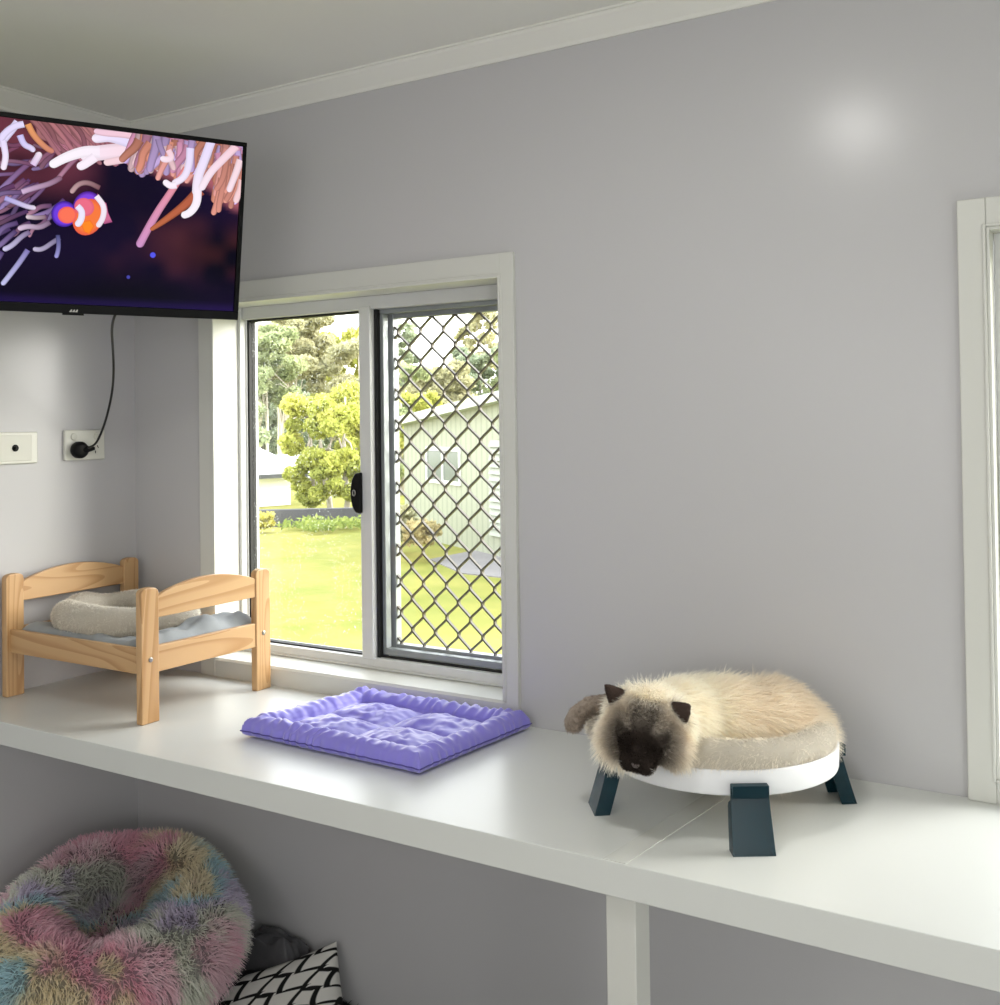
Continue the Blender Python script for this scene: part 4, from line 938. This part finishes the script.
# densify the print: colour per vertex on a fine grid
n2 = 420; Uf, Vf = np.meshgrid(np.linspace(-1,1,n2), np.linspace(-1,1,n2), indexing='ij')
def upsample(fn): 
    global U, Vq, th_, pin, pin2
    U, Vq = Uf, Vf; th_ = (np.clip((1-U**2),0,1)*np.clip((1-Vq**2),0,1))**.42; pin = 1-.07*(1-np.abs(Vq)**2)*np.abs(U)**4; pin2 = 1-.07*(1-np.abs(U)**2)*np.abs(Vq)**4
    return fn
upsample(None); Va, Fa = grid_mesh(cush(1)); Vb, Fb = grid_mesh(cush(-1))
cf = flame(Uf,Vf).reshape(-1,1); colr = np.array([.62,.61,.58])*(1-cf)+np.array([.012,.012,.012])*cf
o = link_mesh('throw_cushion', np_mesh('throw_cushion', np.vstack([Va,Vb]), np.vstack([Fa,Fb[:,::-1]+len(Va)]), np.vstack([colr,colr])), M['fabric'])
tag(o, 'white cushion with black jagged flame print, under the bench beside the shaggy pet bed', 'cushion')
# charcoal blanket behind, and dark plush mat on the floor
M['charcoal'] = mat('charcoal_fleece', (.085,.085,.092), rough=.95, noise=.2, nscale=30, bump=.4, bscale=200)
nx, ny = 60, 50; gx, gy_ = np.meshgrid(np.linspace(0,1,nx), np.linspace(0,1,ny), indexing='ij')
bx_, by_ = .50+gx*.22, -.115+gy_*.10; ed = np.clip(np.minimum(np.minimum(gx,1-gx),np.minimum(gy_,1-gy_))/.22,0,1)
zz = .03+(.135+.02*vnoise(gx*4,gy_*4,61)+.008*vnoise(gx*11,gy_*9,62))*np.sin(ed*PI/2)**.8
Vt, Ft = grid_mesh(np.dstack([bx_,by_,zz])); nV = len(Vt); Vb = Vt.copy(); Vb[:,2] = .029; idx = np.arange(nx*ny).reshape(nx,ny); rim = np.r_[idx[:,0],idx[-1,1:],idx[-2::-1,-1],idx[0,-2:0:-1]]
Fr = np.array([[rim[i],rim[(i+1)%len(rim)],rim[(i+1)%len(rim)]+nV,rim[i]+nV] for i in range(len(rim))])
tag(link_mesh('folded_blanket', np_mesh('folded_blanket', np.vstack([Vt,Vb]), np.vstack([Ft,Ft[:,::-1]+nV,Fr[:,::-1]])), M['charcoal']), 'charcoal folded blanket on the floor behind the black and white cushion', 'blanket')
gx, gy_ = np.meshgrid(np.linspace(.02,1.80,60), np.linspace(-.85,-.012,40), indexing='ij'); Vt, Ft = grid_mesh(np.dstack([gx,gy_,.016+.004*vnoise(gx*9,gy_*9,71)]))
nV = len(Vt); Vb = Vt.copy(); Vb[:,2] = .001; idx = np.arange(2400).reshape(60,40); rim = np.r_[idx[:,0],idx[-1,1:],idx[-2::-1,-1],idx[0,-2:0:-1]]
Fr = np.array([[rim[i],rim[(i+1)%len(rim)],rim[(i+1)%len(rim)]+nV,rim[i]+nV] for i in range(len(rim))])
furry('floor_mat', np.vstack([Vt,Vb]), np.vstack([Ft,Ft[:,::-1]+nV,Fr[:,::-1]]), (.03,.03,.033), 22000, lambda P,N: np.full(len(P),.016), lambda P,N: N+np.array([.2,-.2,.2]), const((.055,.055,.06)), .003, label='dark charcoal plush mat on the floor under the bench', cat='mat', seg=2, jitter=.5, keep=lambda Cn,Nn: (Nn[:,2]>.5)+.0)

# ------------------------------------------------------------------ light
wd = D.worlds.new('sky'); bpy.context.scene.world = wd; wd.use_nodes = True
nt = wd.node_tree; bg = nt.nodes['Background']
tcw = nt.nodes.new('ShaderNodeTexCoord'); sp = nt.nodes.new('ShaderNodeSeparateXYZ'); rpw = nt.nodes.new('ShaderNodeValToRGB')
nt.links.new(tcw.outputs['Generated'], sp.inputs[0]); nt.links.new(sp.outputs['Z'], rpw.inputs['Fac'])
e = rpw.color_ramp.elements; e[0].position = 0; e[0].color = (1,1,.97,1); e[1].position = .9; e[1].color = (.82,.91,1,1)
nt.links.new(rpw.outputs['Color'], bg.inputs['Color']); bg.inputs['Strength'].default_value = 5.6
def light(name, kind, loc, energy, look=None, size=.5, size_y=None, col=(1,1,1), **k):
    l = D.lights.new(name, kind); l.energy = energy; l.color = col
    if kind == 'AREA':
        l.shape = 'RECTANGLE'; l.size = size; l.size_y = size_y or size
    elif kind == 'SUN': l.angle = size
    else: l.shadow_soft_size = size
    o = D.objects.new(name, l); C.objects.link(o); o.location = loc
    if look is not None: o.rotation_euler = (Vector(look)-Vector(loc)).to_track_quat('-Z', 'Y').to_euler()
    return o
light('sun', 'SUN', (7.5,6,4.5), 7.5, look=(0,0,0), size=.9, col=(1,.96,.86))
for nm, w in (('portal_left', (.41,1.26,.89,1.81)), ('portal_right', (2.40,3.26,.88,1.81))):
    o = light(nm, 'AREA', ((w[0]+w[1])/2,.2,(w[2]+w[3])/2), 1, look=((w[0]+w[1])/2,-1,(w[2]+w[3])/2), size=w[1]-w[0], size_y=w[3]-w[2]); o.data.cycles.is_portal = True
light('front_fill', 'AREA', (1.7,YF+.06,1.55), 25, look=(1.4,0,1.3), size=3.0, size_y=1.1, col=(1,.98,.96))  # added fill lamp behind the camera; no window is built there
light('side_fill', 'AREA', (XR-.06,-2.7,1.6), 36, look=(0,-1.0,1.4), size=1.6, size_y=1.0, col=(1,1,.97))  # unseen fill on the right wall, added to brighten the left wall
light('window_fill', 'AREA', (1.95,.80,1.95), 13, look=(.45,0,1.1), size=.8, size_y=.8, col=(1,.99,.95))  # extra lamp outside, out of view, boosting sky light on reveal and bench
light('window_fill_right', 'AREA', (4.4,1.5,2.0), 4, look=(2.4,0,1.2), size=1.2, size_y=1.2, col=(.98,1,.95))  # unseen lamp added outside the right window to whiten its reveal
light('under_bench_fill', 'AREA', (XR-.06,-1.0,.42), 13, look=(2.0,0,.35), size=.9, size_y=.7, col=(.97,1,.95))  # low lamp added to lighten the wall under the bench; no doorway here
light('ceiling_downlight', 'AREA', (1.84,-1.19,CZ-.012), 8.5, look=(1.84,-1.19,0), size=.13, col=(1,.985,.95))
sc = bpy.context.scene
sc.view_settings.view_transform = 'Standard'; sc.view_settings.look = 'None'; sc.view_settings.exposure = 0; sc.view_settings.gamma = 1
sc.cycles.use_denoising = True; sc.cycles.max_bounces = 14; sc.cycles.diffuse_bounces = 10; sc.cycles.transparent_max_bounces = 16
sc.cycles.sample_clamp_indirect = 6; sc.cycles.caustics_reflective = False; sc.cycles.caustics_refractive = False
